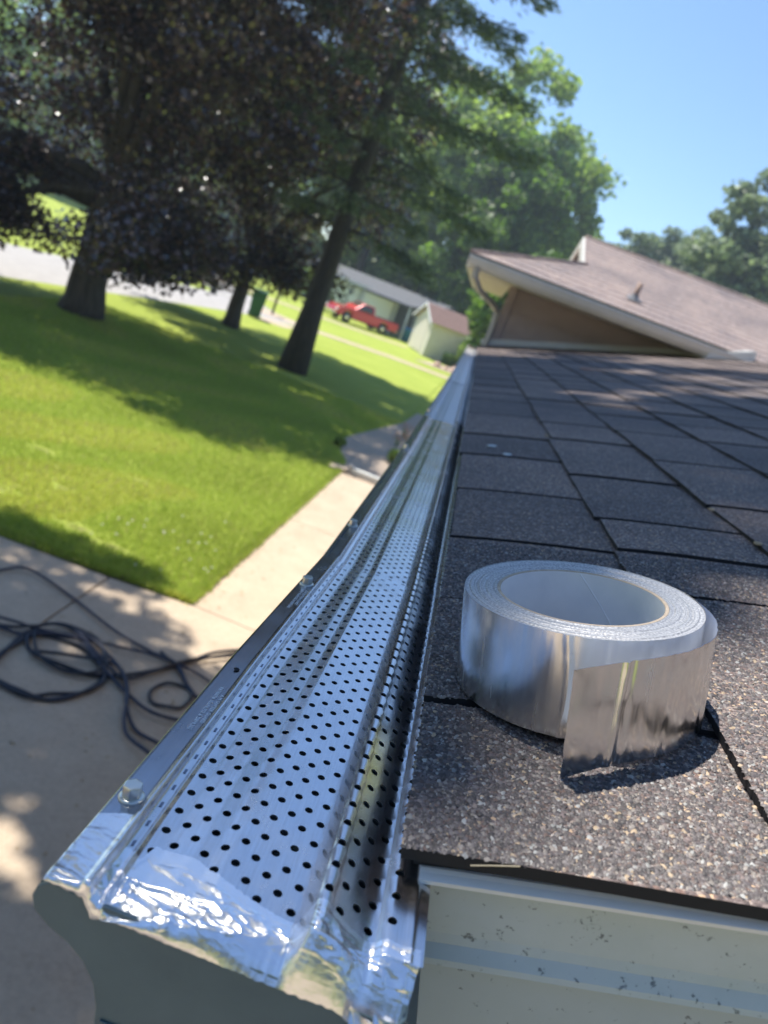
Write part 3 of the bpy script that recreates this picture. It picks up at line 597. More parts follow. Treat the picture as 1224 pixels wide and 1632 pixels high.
def foil_patch(x0, x1, nx, name):
    NV1, NV2 = 46, 40; V_ = []
    for i in range(nx + 1):
        x = x0 + (x1 - x0) * i / nx; s_ = s_of_x(x); ty = interp(TOPY, x) + .0007 * noise.noise(Vector((x * 700, 3, 0))); hem = interp(HEM, x) + .0006 * noise.noise(Vector((x * 500, 9, 0))); sag = interp(SAG, x)
        fy = interp(FOLDY, x); ty = max(ty, fy + .001)
        for j in range(NV1 + NV2 + 1):
            if j <= NV1:
                t = j / NV1; y = ty + (fy - ty) * t; p = Vector(gpt(s_, y, .0011)); near = t
                p.z -= sag * (t ** 2.2)
            else:
                t = (j - NV1) / NV2; p = Vector(gpt(s_, fy, .0011)); top = p.z - sag
                p.z = top + (3 + hem - top) * t; p.y = fy + (.1764 - fy) * t ** .8 - .0006 * math.sin(t * math.pi); near = 1 - .75 * min(1, t * 2.5)
            amp = .00008 + .0011 * min(1, abs(near) ** 1.3) * (1 if x > -.046 else .45)
            q = Vector((x * 75 + (p.y - .18) * 60, (p.y + p.z) * 150, x * 25 + 2.3))
            w1 = 1 - 2 * abs(noise.noise(q)); w2 = 1 - 2 * abs(noise.noise(q * 2.3 + Vector((5, 1, 2)))); w3 = noise.noise(q * .45 + Vector((1, 7, 0)))
            # long folds running out from the corners towards the edge
            fold = math.sin((x * 420 + (p.y - .18) * 900 + 3 * w3)) * .35
            d = amp * (.7 * (w1 * abs(w1)) + .35 * (w2 * abs(w2)) + .6 * w3 + fold * (.4 if j <= NV1 else .8))
            if j <= NV1: p.z += d * (1 if near > .25 else .25); p.z = max(p.z, float(gpt(s_, p.y, .00085)[2]) - (sag * near ** 2.2 + .001 if p.y < .188 else 0))
            else: p.y += -abs(d) * .9 * (1 - .6 * t); p.x += d * .2 * (1 - t)
            V_.append(p)
    w_ = NV1 + NV2 + 1; i, j = np.meshgrid(np.arange(nx), np.arange(w_ - 1), indexing='ij'); q = (i * w_ + j).ravel()
    return npmesh(name, np.array(V_), np.stack([q, q + 1, q + w_ + 1, q + w_], 1), M_FOIL, gut, True)
foil_patch(-.0582, .0530, 420, 'foil_patch')
# crumpled foil tail at the inner corner
V_ = []
for i in range(61):
    for j in range(41):
        u, v = i / 60, j / 40
        x = .036 + .0185 * u; z_ = -.190 - .024 * v; y = .1768 - .0035 * math.sin(u * 3.0) * (1 - .5 * v) + .006 * u
        q = Vector((u * 3.1, v * 2.7, 4.4)); d = .0042 * (1 - 2 * abs(noise.noise(q))) + .0018 * (1 - 2 * abs(noise.noise(q * 2.2)))
        V_.append((x + d * .4, y - d, 3 + z_ + .005 * (1 - u) * (1 - v)))
i, j = np.meshgrid(np.arange(60), np.arange(40), indexing='ij'); q = (i * 41 + j).ravel(); npmesh('foil_patch', np.array(V_), np.stack([q, q + 1, q + 42, q + 41], 1), M_FOIL, gut, True)

# ------------------------------------------------------------------ roll of foil tape
TC = Vector((.0919594, .35573466, 3 - .10096783)); E1 = Vector((.95631837, .00533485, .29227849)); E2 = Vector((0, .99983346, -.01824958)); E3 = Vector((-.29232718, .01745241, .95615911))
roll = thing('tape_roll', 'shiny roll of aluminium foil tape lying on the shingles with its end hanging loose', 'tape roll')
RM = Matrix((E1, E2, E3)).transposed().to_4x4(); RM.translation = TC; roll.matrix_world = RM
TH = .0462; RO = .0556; RI = .0381
MB().lathe([(RI, -.0004), (RI, -TH + .0004)], 96).build('core_lining', M_COREIN, roll, True)
mb = MB(); mb.lathe([(RI, -.0004), (RI + .0003, .0), (RI + .0016, .0), (RI + .0018, -.0005)], 96); mb.lathe([(RI + .0018, -TH), (RI, -TH)], 96); mb.build('core', M_CARD, roll)
MB().tube([((RI - .0001) * math.cos(a), (RI - .0001) * math.sin(a), -.001 - (TH - .003) * t) for t in [i / 10 for i in range(11)] for a in [1.45 - .9 * t]], .00035, 6).build('core_seam', M_COREIN, roll, True)
# wound layers: faces top and bottom, slightly uneven
prof = [(RI + .0016, -.0008)] + [(RI + .0018 + (RO - RI - .002) * i / 22, .0003 * math.sin(i * 1.7) * math.sin(i * .6)) for i in range(23)] + [(RO - .0001, -.0003)]
mb = MB(); mb.lathe(prof, 128); mb.lathe([(RO - .0001, -TH), (RI + .0017, -TH + .0004)], 128); mb.build('tape_layers', M_EDGE, roll)
# outer wrap: gently irregular, with the cross ridge of a hidden end
V_ = []; NT, NH = 300, 14
for i in range(NT):
    a_ = 2 * math.pi * i / NT; dg = math.degrees(a_) % 360
    for j in range(NH + 1):
        t = j / NH; r_ = RO + .00012 * math.sin(a_ * 7 + t * 2) + .0002 * noise.noise(Vector((a_ * 2.2, t * .8, 0)))
        k_ = 257 + 2.5 * math.sin(t * 3); r_ += .0006 * math.exp(-((dg - k_) / 1.0) ** 2) * (1 + .6 * noise.noise(Vector((t * 9, 1, 0))))
        r_ += .00025 * math.exp(-((dg - 266) / 3.0) ** 2)
        z_ = -TH * t + (.0002 * noise.noise(Vector((a_ * 30, t, 2))) if j == 0 else 0) + (.0007 * max(0, noise.noise(Vector((a_ * 26, 0, 5)))) * -1 if j == NH else 0)
        V_.append((r_ * math.cos(a_), r_ * math.sin(a_), z_ + .0002))
q = np.array([[i * (NH + 1) + j, i * (NH + 1) + j + 1, ((i + 1) % NT) * (NH + 1) + j + 1, ((i + 1) % NT) * (NH + 1) + j] for i in range(NT) for j in range(NH)])
npmesh('outer_wrap', np.array(V_), q, M_FOILR, roll, True)
# loose end leaving the roll on the right and hanging out in front
DEG = [-99, -95, -90, -84, -77, -68, -58, -45, -28, -10, 8, 24, 40]; RAD = [.0818, .0780, .0737, .0700, .0672, .0650, .0633, .0622, .0616, .0606, .0590, .0572, .0560]
def flap(off, name, m_):
    V_ = []; ni, nj = 220, 24
    for i in range(ni + 1):
        d = -99 + 139 * i / ni; r0 = float(np.interp(d, DEG, RAD)); w_ = 1 - i / ni
        for j in range(nj + 1):
            t = j / nj; r_ = r0 + off
            r_ += .0013 * math.exp(-((d + 82 + 2.2 * t) / 1.2) ** 2) * (1 + .4 * noise.noise(Vector((t * 6, 0, 3)))) - .0006 * math.exp(-((d + 79.5 + 2 * t) / 1.6) ** 2)
            r_ += .0009 * noise.noise(Vector((d * .05, t * 2.2, 1))) * min(1, w_ * 2) + .0004 * noise.noise(Vector((d * .25, t * 3, 8))) * min(1, w_ * 2)
            r_ += .0022 * (t - .4) * max(0, (-d - 80) / 19) * -1
            z0 = .0002 - .0030 * max(0, min(1, (45 - d) / 60)) * 1.0 + .0002 * noise.noise(Vector((d * .9, 0, 0))); zb = -TH - .0018 * max(0, min(1, (10 - d) / 60)) + .0003 * noise.noise(Vector((d * .6, 4, 0))) - .0022 * max(0, (-d - 84) / 15)
            if j == nj and d > -70: zb += 0
            a_ = math.radians(d); z_ = z0 + (zb - z0) * t
            edge = .0008 * noise.noise(Vector((t * 8, 2, 2))) if i == 0 else 0
            V_.append((r_ * math.cos(a_) + edge, r_ * math.sin(a_), z_))
    i, j = np.meshgrid(np.arange(ni), np.arange(nj), indexing='ij'); q = (i * (nj + 1) + j).ravel()
    return npmesh(name, np.array(V_), np.stack([q, q + 1, q + nj + 2, q + nj + 1], 1), m_, roll, True)
flap(0, 'loose_end', M_FOILR); flap(-.0003, 'release_liner', M_LINER)

# ------------------------------------------------------------------ hoses on the concrete
def spline(pts, n=10):
    P = [Vector(p) for p in pts]; out = []
    for i in range(len(P) - 1):
        p0 = P[max(i - 1, 0)]; p1_, p2_ = P[i], P[i + 1]; p3_ = P[min(i + 2, len(P) - 1)]
        for k in range(n):
            t = k / n; out.append(.5 * ((2 * p1_) + (p2_ - p0) * t + (2 * p0 - 5 * p1_ + 4 * p2_ - p3_) * t * t + (-p0 + 3 * p1_ - 3 * p2_ + p3_) * t ** 3))
    return out + [P[-1]]
def hose(name, pts, r_, m_, label, base=0, parent=None):
    k = len(pts); P = [(x, y, -.012 + r_ + base + .014 * (i % 2) * (1 if 0 < i < k - 1 else 0)) for i, (x, y) in enumerate(pts)]
    o = MB().tube(spline(P), r_, 10).build(name, m_, parent, True)
    if label: tag(o, label, 'hose', 'hoses tangled on the patio')
    return o
ring = [(-2.088, 4.593), (-2.10, 4.234), (-2.011, 4.024), (-1.781, 3.96), (-1.6, 4.039), (-1.48, 4.245), (-1.485, 4.468), (-1.709, 4.673), (-1.946, 4.672)]
coil = []
for t in range(3): coil += [(x + rr.uniform(-.025, .025), y + rr.uniform(-.025, .025)) for x, y in ring]
coil += [(-2.085, 4.573), (-1.993, 4.417), (-1.77, 4.368), (-1.529, 4.421), (-1.332, 4.577), (-1.115, 4.955), (-.974, 5.246), (-.754, 5.538)]
hose('rubber_hose', coil, .0125, M_HOSE, 'thick black hose coiled three times at the left edge of the patio')
ring2 = [(-2.103, 4.656), (-1.969, 4.796), (-1.728, 4.798), (-1.573, 4.639), (-1.532, 4.428), (-1.71, 4.343), (-1.93, 4.373)]
c2_ = []
for t in range(2): c2_ += [(x + rr.uniform(-.03, .03), y + rr.uniform(-.03, .03)) for x, y in ring2]
hose('rubber_hose', [(-3.6, 4.2), (-2.9, 4.42), (-2.332, 4.5)] + c2_ + [(-1.57, 4.55), (-1.332, 4.50), (-1.115, 4.93), (-.93, 5.20), (-.70, 5.45)], .011, M_HOSE, 'black hose making the smaller inner coil and running in beside the thick one', .02)
hose('rubber_hose', [(-3.5, 4.3), (-2.86, 4.80), (-2.73, 5.212), (-2.588, 5.364), (-2.176, 5.249), (-1.684, 5.0), (-1.355, 4.938), (-1.139, 4.893), (-.967, 4.707), (-.753, 4.513), (-.493, 4.416)], .0105, M_HOSE2, 'dark hose sweeping in a long arc nearest the lawn', .01)
hose('rubber_hose', [(-3.4, 4.35), (-2.321, 4.591), (-2.118, 4.642), (-1.902, 4.679), (-1.631, 4.799), (-1.279, 4.877), (-.989, 4.886), (-.707, 4.775)], .0095, M_HOSE2, 'dark hose passing straight through the middle of the tangle', .02)
hose('rubber_hose', [(-3.4, 4.2), (-2.332, 4.468), (-2.138, 4.524), (-1.946, 4.672), (-1.792, 4.738), (-1.569, 4.541), (-1.276, 4.365), (-1.045, 4.249), (-.815, 4.325), (-.609, 4.494)], .0115, M_HOSE2, 'dark hose crossing under the small single loop', .012)
hose('rubber_hose', [(-1.95, 4.83), (-1.8, 4.753), (-1.589, 4.624), (-1.455, 4.59), (-1.323, 4.462), (-1.201, 4.211), (-1.058, 4.044), (-.885, 3.985), (-.669, 3.96)], .0125, M_HOSE2, 'dark hose curving down toward the gutter, the one nearer the lawn', .01)
hose('rubber_hose', [(-1.85, 4.80), (-1.696, 4.739), (-1.496, 4.625), (-1.352, 4.485), (-1.239, 4.308), (-1.171, 4.114), (-1.078, 3.956), (-.911, 3.862), (-.732, 3.817)], .0125, M_HOSE2, 'dark hose curving down toward the gutter, the one closest to the roof end', .024)
hose('rubber_hose', [(-.70, 4.50), (-.85, 4.60), (-.968, 4.687), (-1.084, 4.649), (-1.144, 4.572), (-1.143, 4.445), (-1.091, 4.381), (-.983, 4.388), (-.913, 4.459), (-.901, 4.601), (-.968, 4.700), (-1.12, 4.86), (-1.3, 5.0)], .0115, M_HOSE, 'black hose with one small round loop beside the gutter', .0)

mb = MB(); lr = random.Random(12)
for i in range(260):
    x, y = lr.uniform(-3.4, -.3), lr.uniform(1.6, 5.7); q = lr.uniform(.004, .014); a = lr.uniform(0, 6.28)
    if lr.random() < .3: x, y = lr.gauss(-1.2, .12) + (y - 5.8) * 0, lr.uniform(6, 12); q *= 1.3
    c, s_ = math.cos(a), math.sin(a); mb.add([(x + c * q * 1.6, y + s_ * q * 1.6, -.010), (x - s_ * q, y + c * q, -.005), (x - c * q * 1.3, y - s_ * q * 1.3, -.009), (x + s_ * q * .8, y - c * q * .8, -.010)], [(0, 1, 2, 3)])
tag(mb.build('leaf_litter', M_DEB), kind='stuff')
# downspout extension lying across the end of the walk
sp = thing('downspout_extension', 'white downspout extension lying across the end of the concrete walk', 'downspout', (0, 0, 0))
MB().prism([(-.05, 0), (.05, 0), (.05, .085), (-.05, .085)], -1.08, .45, lambda p, q, t: (t, 12.32 + p, q + .008)).build('tube', M_WHITE, sp, bevel=.01)
MB().prism([(-.056, 0), (.056, 0), (.056, .13), (-.056, .13)], -1.16, -1.081, lambda p, q, t: (t, 12.32 + p, q)).build('connector', mat('connector_grey', (.45, .42, .38), .6), sp, bevel=.01)
MB().add([(-1.16, 12.20, .002), (-1.16, 12.44, .002), (-1.46, 12.50, .002), (-1.46, 12.12, .002), (-1.16, 12.20, .05), (-1.16, 12.44, .05), (-1.46, 12.50, .02), (-1.46, 12.12, .02)], [(4, 5, 6, 7), (0, 4, 7, 3), (1, 2, 6, 5), (2, 3, 7, 6)]).build('splash_tray', mat('tray_tan', (.4, .32, .24), .8), sp)

# ------------------------------------------------------------------ trees
def blocks(p, q, d=.60): w = Vector(p) - q; return (w - SUN * w.dot(SUN)).length < d
def leaves(P, size, g, up_bias=.4, jit=.35, elong=1.0):
    """kite shaped leaves at points P (n,3)"""
    n = len(P); nrm_ = g.normal(size=(n, 3)); nrm_[:, 2] = np.abs(nrm_[:, 2]) + up_bias; nrm_ /= np.linalg.norm(nrm_, axis=1)[:, None]
    t = g.normal(size=(n, 3)); t -= nrm_ * (t * nrm_).sum(1)[:, None]; t /= np.linalg.norm(t, axis=1)[:, None]; b = np.cross(nrm_, t)
    s = size * g.uniform(1 - jit, 1 + jit, (n, 1)); V_ = np.stack([P - t * s * .5 * elong, P + b * s * .42 - t * s * .05 - nrm_ * s * .08, P + t * s * .55 * elong, P - b * s * .42 - t * s * .05 - nrm_ * s * .08], 1)
    return V_.reshape(-1, 3), np.arange(n * 4).reshape(-1, 4)
def clumps_in(g, n, cen, rad, shell=.45, zmin=None):
    out = []
    while len(out) < n:
        d = g.normal(size=3); d /= np.linalg.norm(d); r_ = g.random() ** shell; p = np.array(cen) + d * np.array(rad) * r_
        if zmin is not None and p[2] < zmin(p): continue
        out.append(p)
    return np.array(out)
def tree(name, label, loc, tr, fork, cen, rad, nc, lpc, lsize, crad, lm, bk, group=None, seed=1, zmin=None, shell=.4, lean=(0, 0), limbs=14, extra=None, avoid=None):
    g = np.random.default_rng(seed); t = thing(name, label, 'tree', loc, 0, group)
    C_ = clumps_in(g, nc, cen, rad, shell, zmin)
    if extra is not None: C_ = np.vstack([C_, extra])
    cr = crad * g.uniform(.6, 1.25, (len(C_), 1, 1)); d = g.normal(size=(len(C_), lpc, 3)); d /= np.linalg.norm(d, axis=2)[..., None]
    P = C_[:, None, :] + d * cr * (g.random((len(C_), lpc, 1)) ** .5) * np.array([1, 1, .72])
    V_, F_ = leaves(P.reshape(-1, 3), lsize, g); npmesh('crown', V_, F_, lm, t)
    top = Vector((lean[0], lean[1], fork)); mb = MB(); k = 9; pts = []; rs = []
    for i in range(k + 1):
        u = i / k; pts.append((lean[0] * u + .05 * tr * math.sin(i * 1.9), lean[1] * u, fork * u)); rs.append(tr * (1 + .32 * math.exp(-u * fork / (tr * 1.1)) - .22 * u))
    mb.tube(pts, rs, 16); tb = rs[-1]
    tips = C_[g.choice(len(C_), min(limbs, len(C_)), replace=False)]
    for q in tips:
        if avoid and any(blocks(tuple(Vector(loc) + top.lerp(Vector(q), k_ / 12) + Vector((0, 0, .5 * math.sin(k_ / 12 * 3.14)))), a_, 1.0) for a_ in avoid for k_ in range(3, 13)): continue
        a = top - Vector((0, 0, g.uniform(0, .25) * fork)); q = Vector(q); mid = a.lerp(q, .45) + Vector((0, 0, .12 * (q - a).length)); pp = [a, a.lerp(mid, .5), mid, mid.lerp(q, .55) + Vector((g.normal() * .15, g.normal() * .15, 0)), q]
        r0 = tb * g.uniform(.35, .6); mb.tube(pp, [r0, r0 * .85, r0 * .6, r0 * .35, r0 * .12], 7)
    mb.build('trunk', bk, t, True); return t

def skirt(px, py, zlow):   # helper for clumps hanging low over the lawn
    return lambda p: p[2] < zlow
# the two purple maples on the lawn
g = np.random.default_rng(5)
ex = np.array([(-2.9 + g.normal() * .5, -2.2 + g.normal() * .9, 2.2 + g.normal() * .3) for _ in range(14)] + [(g.uniform(-4.8, -1.0), g.uniform(-2.4, 0), 1.75 + g.normal() * .22) for _ in range(64)] + [(g.uniform(-4.6, -.9), g.uniform(-2.2, 0), 2.7 + g.normal() * .3) for _ in range(20)] + [(g.uniform(.8, 2.0), g.uniform(-1.6, 0), 2.0 + g.normal() * .25) for _ in range(10)] + [(1.9 + g.normal() * .4, -1.8 + g.normal() * .8, 2.4 + g.normal() * .35) for _ in range(10)])
tree('maple_tree', 'big purple-leaved maple with a thick trunk at the street side of the lawn', (-8.55, 17.1, 0), .40, 3.0, (-.3, 0, 7.3), (4.8, 4.2, 5.6), 265, 400, .115, .86, M_PURPLE, M_BARK, 'purple maples on the lawn', 11,
     zmin=lambda p: 2.55 - .25 * max(0, 3.4 - np.hypot(p[0], p[1])) * 0 + (1.1 if np.hypot(p[0], p[1]) < 1.3 else 0), limbs=18, extra=ex)
g = np.random.default_rng(9)
ex = np.array([(-2.2 + g.normal() * .6, -.8 + g.normal() * .6, 1.9 + g.normal() * .5) for _ in range(14)] + [(1.4 + g.normal() * .6, -.6 + g.normal() * .6, 2.6 + g.normal() * .4) for _ in range(12)] + [(-.9 + g.normal() * .5, -1.0 + g.normal() * .5, 1.7 + g.normal() * .35) for _ in range(10)])
tree('maple_tree', 'smaller purple-leaved maple between the thick maple and the spruce', (-7.6, 25.1, 0), .25, 2.6, (0, 0, 8.0), (4.4, 4.2, 6.3), 180, 330, .125, .9, M_PURPLE, M_BARK, 'purple maples on the lawn', 12,
     zmin=lambda p: 2.4, limbs=14, extra=ex)
# extra dark mass behind: purple crown above the spruce trunk
# conifer
def conifer(name, label, loc, h, r0, tr, lean, nb, seed, zlow, lm, side=None):
    g = np.random.default_rng(seed); t = thing(name, label, 'tree', loc, 0); mb = MB(); pts = []; rs = []
    for i in range(12):
        u = i / 11; pts.append((lean[0] * u, lean[1] * u, h * u)); rs.append(tr * (1 - .93 * u) * (1 + .45 * math.exp(-u * 40)))
    mb.tube(pts, rs, 14); PP = []; DD = []
    for k in range(nb):
        u = (k / nb) ** .85; z_ = zlow + (h - zlow) * u; a = k * 2.399 + g.uniform(-.3, .3); L_ = r0 * (1 - u) ** .75 * g.uniform(.7, 1.15) * (1 if z_ > zlow + 1.2 else .75)
        if L_ < .25: continue
        o_ = Vector((lean[0] * z_ / h, lean[1] * z_ / h, z_)); d = Vector((math.cos(a), math.sin(a), 0)); droop = g.uniform(.10, .28)
        br = [o_ + d * L_ * s_ + Vector((0, 0, .12 * L_ * s_ - droop * L_ * s_ * s_ + .10 * L_ * max(0, s_ - .75))) for s_ in (0, .3, .6, .85, 1)]
        mb.tube(br, [tr * .16 * (1 - u * .6), tr * .12 * (1 - u * .6), tr * .07, tr * .04, tr * .02], 5, False)
        n_ = int(L_ * 46); s_ = g.random(n_) ** .7 * .86 + .14; bx = np.array([[p.x, p.y, p.z] for p in br]); sv = np.array([0, .3, .6, .85, 1])
        P = np.stack([np.interp(s_, sv, bx[:, i]) for i in range(3)], 1)
        off = g.normal(0, .10, (n_, 3)) * (.5 + L_ * .25); off[:, 2] = -np.abs(g.normal(0, .16, n_)); side_ = g.uniform(-1, 1, n_) * .34 * (1 - s_ * .5) * L_ * .55; off[:, 0] += -math.sin(a) * side_; off[:, 1] += math.cos(a) * side_
        PP.append(P + off); DD.append(np.repeat([[d.x, d.y, -.35]], n_, 0) + np.c_[-math.sin(a) * side_ * 1.6, math.cos(a) * side_ * 1.6, g.normal(0, .3, n_)] + g.normal(0, .25, (n_, 3)))
    P = np.concatenate(PP); D = np.concatenate(DD); D /= np.linalg.norm(D, axis=1)[:, None]; n_ = len(P); P = np.repeat(P, 3, 0) + g.normal(0, .07, (n_ * 3, 3)); D = np.repeat(D, 3, 0) + g.normal(0, .25, (n_ * 3, 3)); D /= np.linalg.norm(D, axis=1)[:, None]
    w_ = np.cross(D, g.normal(size=D.shape)); w_ /= np.linalg.norm(w_, axis=1)[:, None]; s_ = g.uniform(.16, .34, (len(P), 1))
    V_ = np.stack([P - D * s_ * .5, P + w_ * .026, P + D * s_ * .5, P - w_ * .026], 1).reshape(-1, 3)
    npmesh('crown', V_, np.arange(len(V_)).reshape(-1, 4), lm, t); mb.build('trunk', M_BARKD, t, True); return t
conifer('spruce_tree', 'tall dark spruce with a bare lower trunk, the lawn tree closest to the gutter', (-4.33, 20.85, 0), 20, 4.5, .30, (.3, 0), 95, 3, 3.9, M_CONIF)

def shrub(name, label, loc, r_, h, lm, seed, n=1500, ls=.12, group=None):
    g = np.random.default_rng(seed); t = thing(name, label, 'shrub', loc, 0, group); d = g.normal(size=(n, 3)); d /= np.linalg.norm(d, axis=1)[:, None]; P = d * np.array([r_, r_, h * .5]) * (g.random((n, 1)) ** .33) * (1 + .15 * np.sin(d[:, :1] * 7)) + [0, 0, h * .5]
    V_, F_ = leaves(P, ls, g); npmesh('crown', V_, F_, lm, t)
    mb = MB()
    for k in range(6): a = k; mb.tube([(0, 0, 0), (r_ * .5 * math.cos(a), r_ * .5 * math.sin(a), h * .6)], [.03, .01], 5)
    mb.build('stem', M_BARKD, t); return t
# background trees, each its own
BT = [  # x, y, height, radius, material, label
 (-52, 78, 17, 8.5, 0, 'leafy green tree farthest to the street side, behind the thick maple'), (-40, 70, 18, 8, 1, 'broad bright green tree behind the thick maple trunk'), (-31, 78, 19, 8, 0, 'dark green tree seen through the gap beside the thick maple'),
 (-23, 70, 19, 7.5, 1, 'bright green tree seen between the two purple maples'), (-17, 82, 22, 8, 0, 'green tree behind the smaller purple maple'), (-12, 72, 22, 7, 1, 'bright green tree behind the trunk of the spruce'),
 (-7.2, 78, 24, 7, 0, 'dark green tree rising behind the pickup and its house'), (-3.4, 66, 23, 6.0, 1, 'bright green tree over the cream shed'), (-1.2, 60, 15.5, 4.6, 0, 'dark green rounded tree right behind the cream shed'),
 (1.6, 68, 18.6, 5.2, 1, 'tall open light green tree against the sky behind the wing roof'), (5.0, 84, 15.0, 4.5, 0, 'smaller tree at the foot of the tall open light green tree'), (2.2, 40, 6.2, 2.6, 0, 'bushy green tree close behind the wing eave'),
 (11.5, 80, 16.6, 4.8, 2, 'grey-green round tree over the wing ridge, nearest the gable trim'), (16.0, 78, 17.0, 5.2, 2, 'grey-green round tree over the middle of the wing ridge'), (20.5, 76, 17.5, 5.4, 2, 'grey-green round tree low over the wing ridge by the frame edge'), (15.4, 56, 18.0, 4.6, 2, 'tall nearer tree cut off by the frame edge above the ridge'), (26, 80, 20, 7, 2, 'grey-green tree beyond the frame-edge tree, mostly outside')]
for i, (x, y, h, r_, k, lb) in enumerate(BT):
    mt_ = (M_GREENL, M_GREENB, M_GREENG)[k]
    tree('leafy_tree', lb, (x, y, 0), .25 + r_ * .025, h * .28, (0, 0, h * .58), (r_, r_, h * .44), (190 if k == 2 else 110 if r_ > 4.3 else 70), 140, .46 if r_ > 5 else .40, 1.55 if r_ > 5 else 1.15, mt_, M_BARKD, 'trees beyond the street', 40 + i, shell=.5, limbs=9)
# shade tree standing at the corner of the driveway outside the picture: it dapples the patio and the roof
g = np.random.default_rng(31)
def over(targets, z0, zc):   # clump centres whose shadow falls on the targets at height z0
    return [(x + SUN.x / SUN.z * (zz_ - z0), y + SUN.y / SUN.z * (zz_ - z0), zz_) for x, y in targets for zz_ in [zc + g.uniform(-.9, .9)]]
LIT = [(.50, .14, .36), (.9, -.1, .4), (.31, .84, .13), (.13, .72, .06), (.10, 1.32, .06), (.12, 1.62, .06), (.40, 2.15, .24), (.95, 2.4, .26), (1.3, 1.7, .2), (.6, 3.3, .30), (1.6, 3.0, .34), (-.02, .90, .07), (.75, 1.25, .1)]
tg = []
for ix in range(14):
    for iy in range(20):
        x = -.45 + ix * .27 + g.uniform(-.09, .09); y = -.45 + iy * .235 + g.uniform(-.08, .08)
        lim = 3.75 + .5 * math.sin(x * 2.1 + 1) - (.3 if x < .4 else 0)
        if y > lim or any(math.hypot(x - a_, y - b_) < c_ + .17 for a_, b_, c_ in LIT): continue
        tg.append((x, y))
tp = []
for ix in range(11):
    for iy in range(13):
        x = -4.3 + ix * .38 + g.uniform(-.12, .12); y = .4 + iy * .40 + g.uniform(-.12, .12)
        if (x > -1.45 and y > 4.9) or y > 5.25 or g.random() < .20: continue
        tp.append((x, y))
tp += [q for q in [(g.uniform(-1.0, 5.0), g.uniform(-6.0, .0)) for _ in range(70)] if not (q[0] - 1.4 > -.8 and q[0] - 1.4 < 2.2 and q[1] + .65 > -1.0)]
tp += [(-3.2, 5.9), (-2.6, 5.85), (-2.0, 5.95)]
sh = np.array([(p[0] + 8.2, p[1] - 1.5, p[2]) for p in over(tg, 3.0, 10.8) + over(tp, 0, 10.2) + [(g.normal(-4.4, .8), g.normal(6.4, .5), g.normal(11.2, .6)) for _ in range(14)]])
for sx_, sy_ in [(.21, .16), (.32, .18), (.25, .27), (.38, .26)]:
    q = RP(sx_, sy_); sh = np.array([c_ for c_ in sh if not blocks((c_[0] - 8.2, c_[1] + 1.5, c_[2]), q)])
sh = np.vstack([sh, [(p[0] + 8.2, p[1] - 1.5, p[2]) for p in over([(-.50, .12), (-.50, .38), (-.20, .78), (.02, .98)], 3.0, 10.8)]])
tree('shade_tree', 'tall green shade tree beside the driveway whose crown reaches over the patio', (-8.2, 1.5, 0), .38, 5.5, (0, 0, 10.5), (3.2, 3.0, 3.0), 30, 260, .135, .43, M_GREENL, M_BARK, None, 33, shell=.6, limbs=34, extra=sh, avoid=[RP(.25, .22), RP(.15, .35)])
tree('shade_tree', 'tall green shade tree on the far side of the house roof', (12.5, 12.0, 0), .40, 6.5, (-3.2, -1.2, 12.2), (4.2, 4.2, 4.2), 130, 200, .22, .85, M_GREENL, M_BARK, None, 34, shell=.6, limbs=16)

for i in range(15):
    x = -66 + i * 7.2; shrub('hedge_bush', ['far hedge bush ' + w for w in ('behind the street bend', 'left of the thick maple crown', 'behind the thick maple crown', 'behind the thick maple trunk', 'in the gap right of the thick maple', 'between the purple maples', 'left of the smaller maple trunk', 'behind the smaller maple trunk', 'behind the wheelie bin and mailbox', 'behind the grey house roof', 'behind the pickup and spruce trunk', 'behind the cream shed roof', 'behind the wing roof gable trim', 'behind the middle of the wing roof', 'behind the wing roof at the frame edge')][i], (x, 90 + 2 * math.sin(i * 2.1), 0), 4.4, 7.5 + math.sin(i * 1.7), M_GREENL, 200 + i, 3200, .62, 'far hedge bushes')

# neighbouring trees behind and beside the camera: the metal mirrors them
for i, (x, y, h, r_) in enumerate([(-27, 3, 12, 4.5), (-25, -8, 13, 4.8), (-18, -17, 13, 5), (-9, -21, 14, 5), (1, -20, 12, 4.8), (10, -19, 14, 5), (19, -14, 13, 5), (22, -3, 12, 4.5), (24, 8, 13, 4.6), (-29, 14, 13, 4.6)]):
    where = ['west of the street', 'west of the driveway', 'at the south-west corner of the plot', 'behind the driveway', 'straight behind the gable end', 'behind the gable end toward the back yard', 'at the back yard corner', 'beside the back yard', 'at the far side of the back yard', 'across the street from the thick maple'][i]
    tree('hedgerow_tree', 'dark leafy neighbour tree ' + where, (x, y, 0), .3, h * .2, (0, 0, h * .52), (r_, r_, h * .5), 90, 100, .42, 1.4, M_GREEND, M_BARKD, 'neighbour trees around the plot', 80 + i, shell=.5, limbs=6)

# shrubs
shrub('shrub', 'small dark shrub against the long side of the cream shed', (-.95, 45.6, 0), .45, .7, M_GREENL, 61)
shrub('shrub', 'light green bush at the far end of the cream shed', (.1, 46.2, 0), .9, 1.7, M_GREENB, 62, 2500)
shrub('shrub', 'dark round evergreen in front of the grey house beside the pickup', (-10.6, 52.5, 0), .9, 1.7, M_CONIF, 63, 2500)
shrub('shrub', 'yellow-green bush at the corner of the grey house', (-11.8, 54.5, 0), 1.1, 2.3, M_GREENB, 64, 2500)
shrub('shrub', 'leafy weed clump at the lawn edge of the gravel bed', (-1.62, 13.9, 0), .12, .2, M_GREENB, 66, 500, .05)
shrub('shrub', 'thin green plant between the gravel bed and the walk', (-.55, 14.3, 0), .18, .28, M_GREENB, 67, 700, .06)
M_PETAL = mat('orange_petal', (.75, .22, .08), .6); M_STEM = mat('stem_green', (.08, .16, .03), .6)
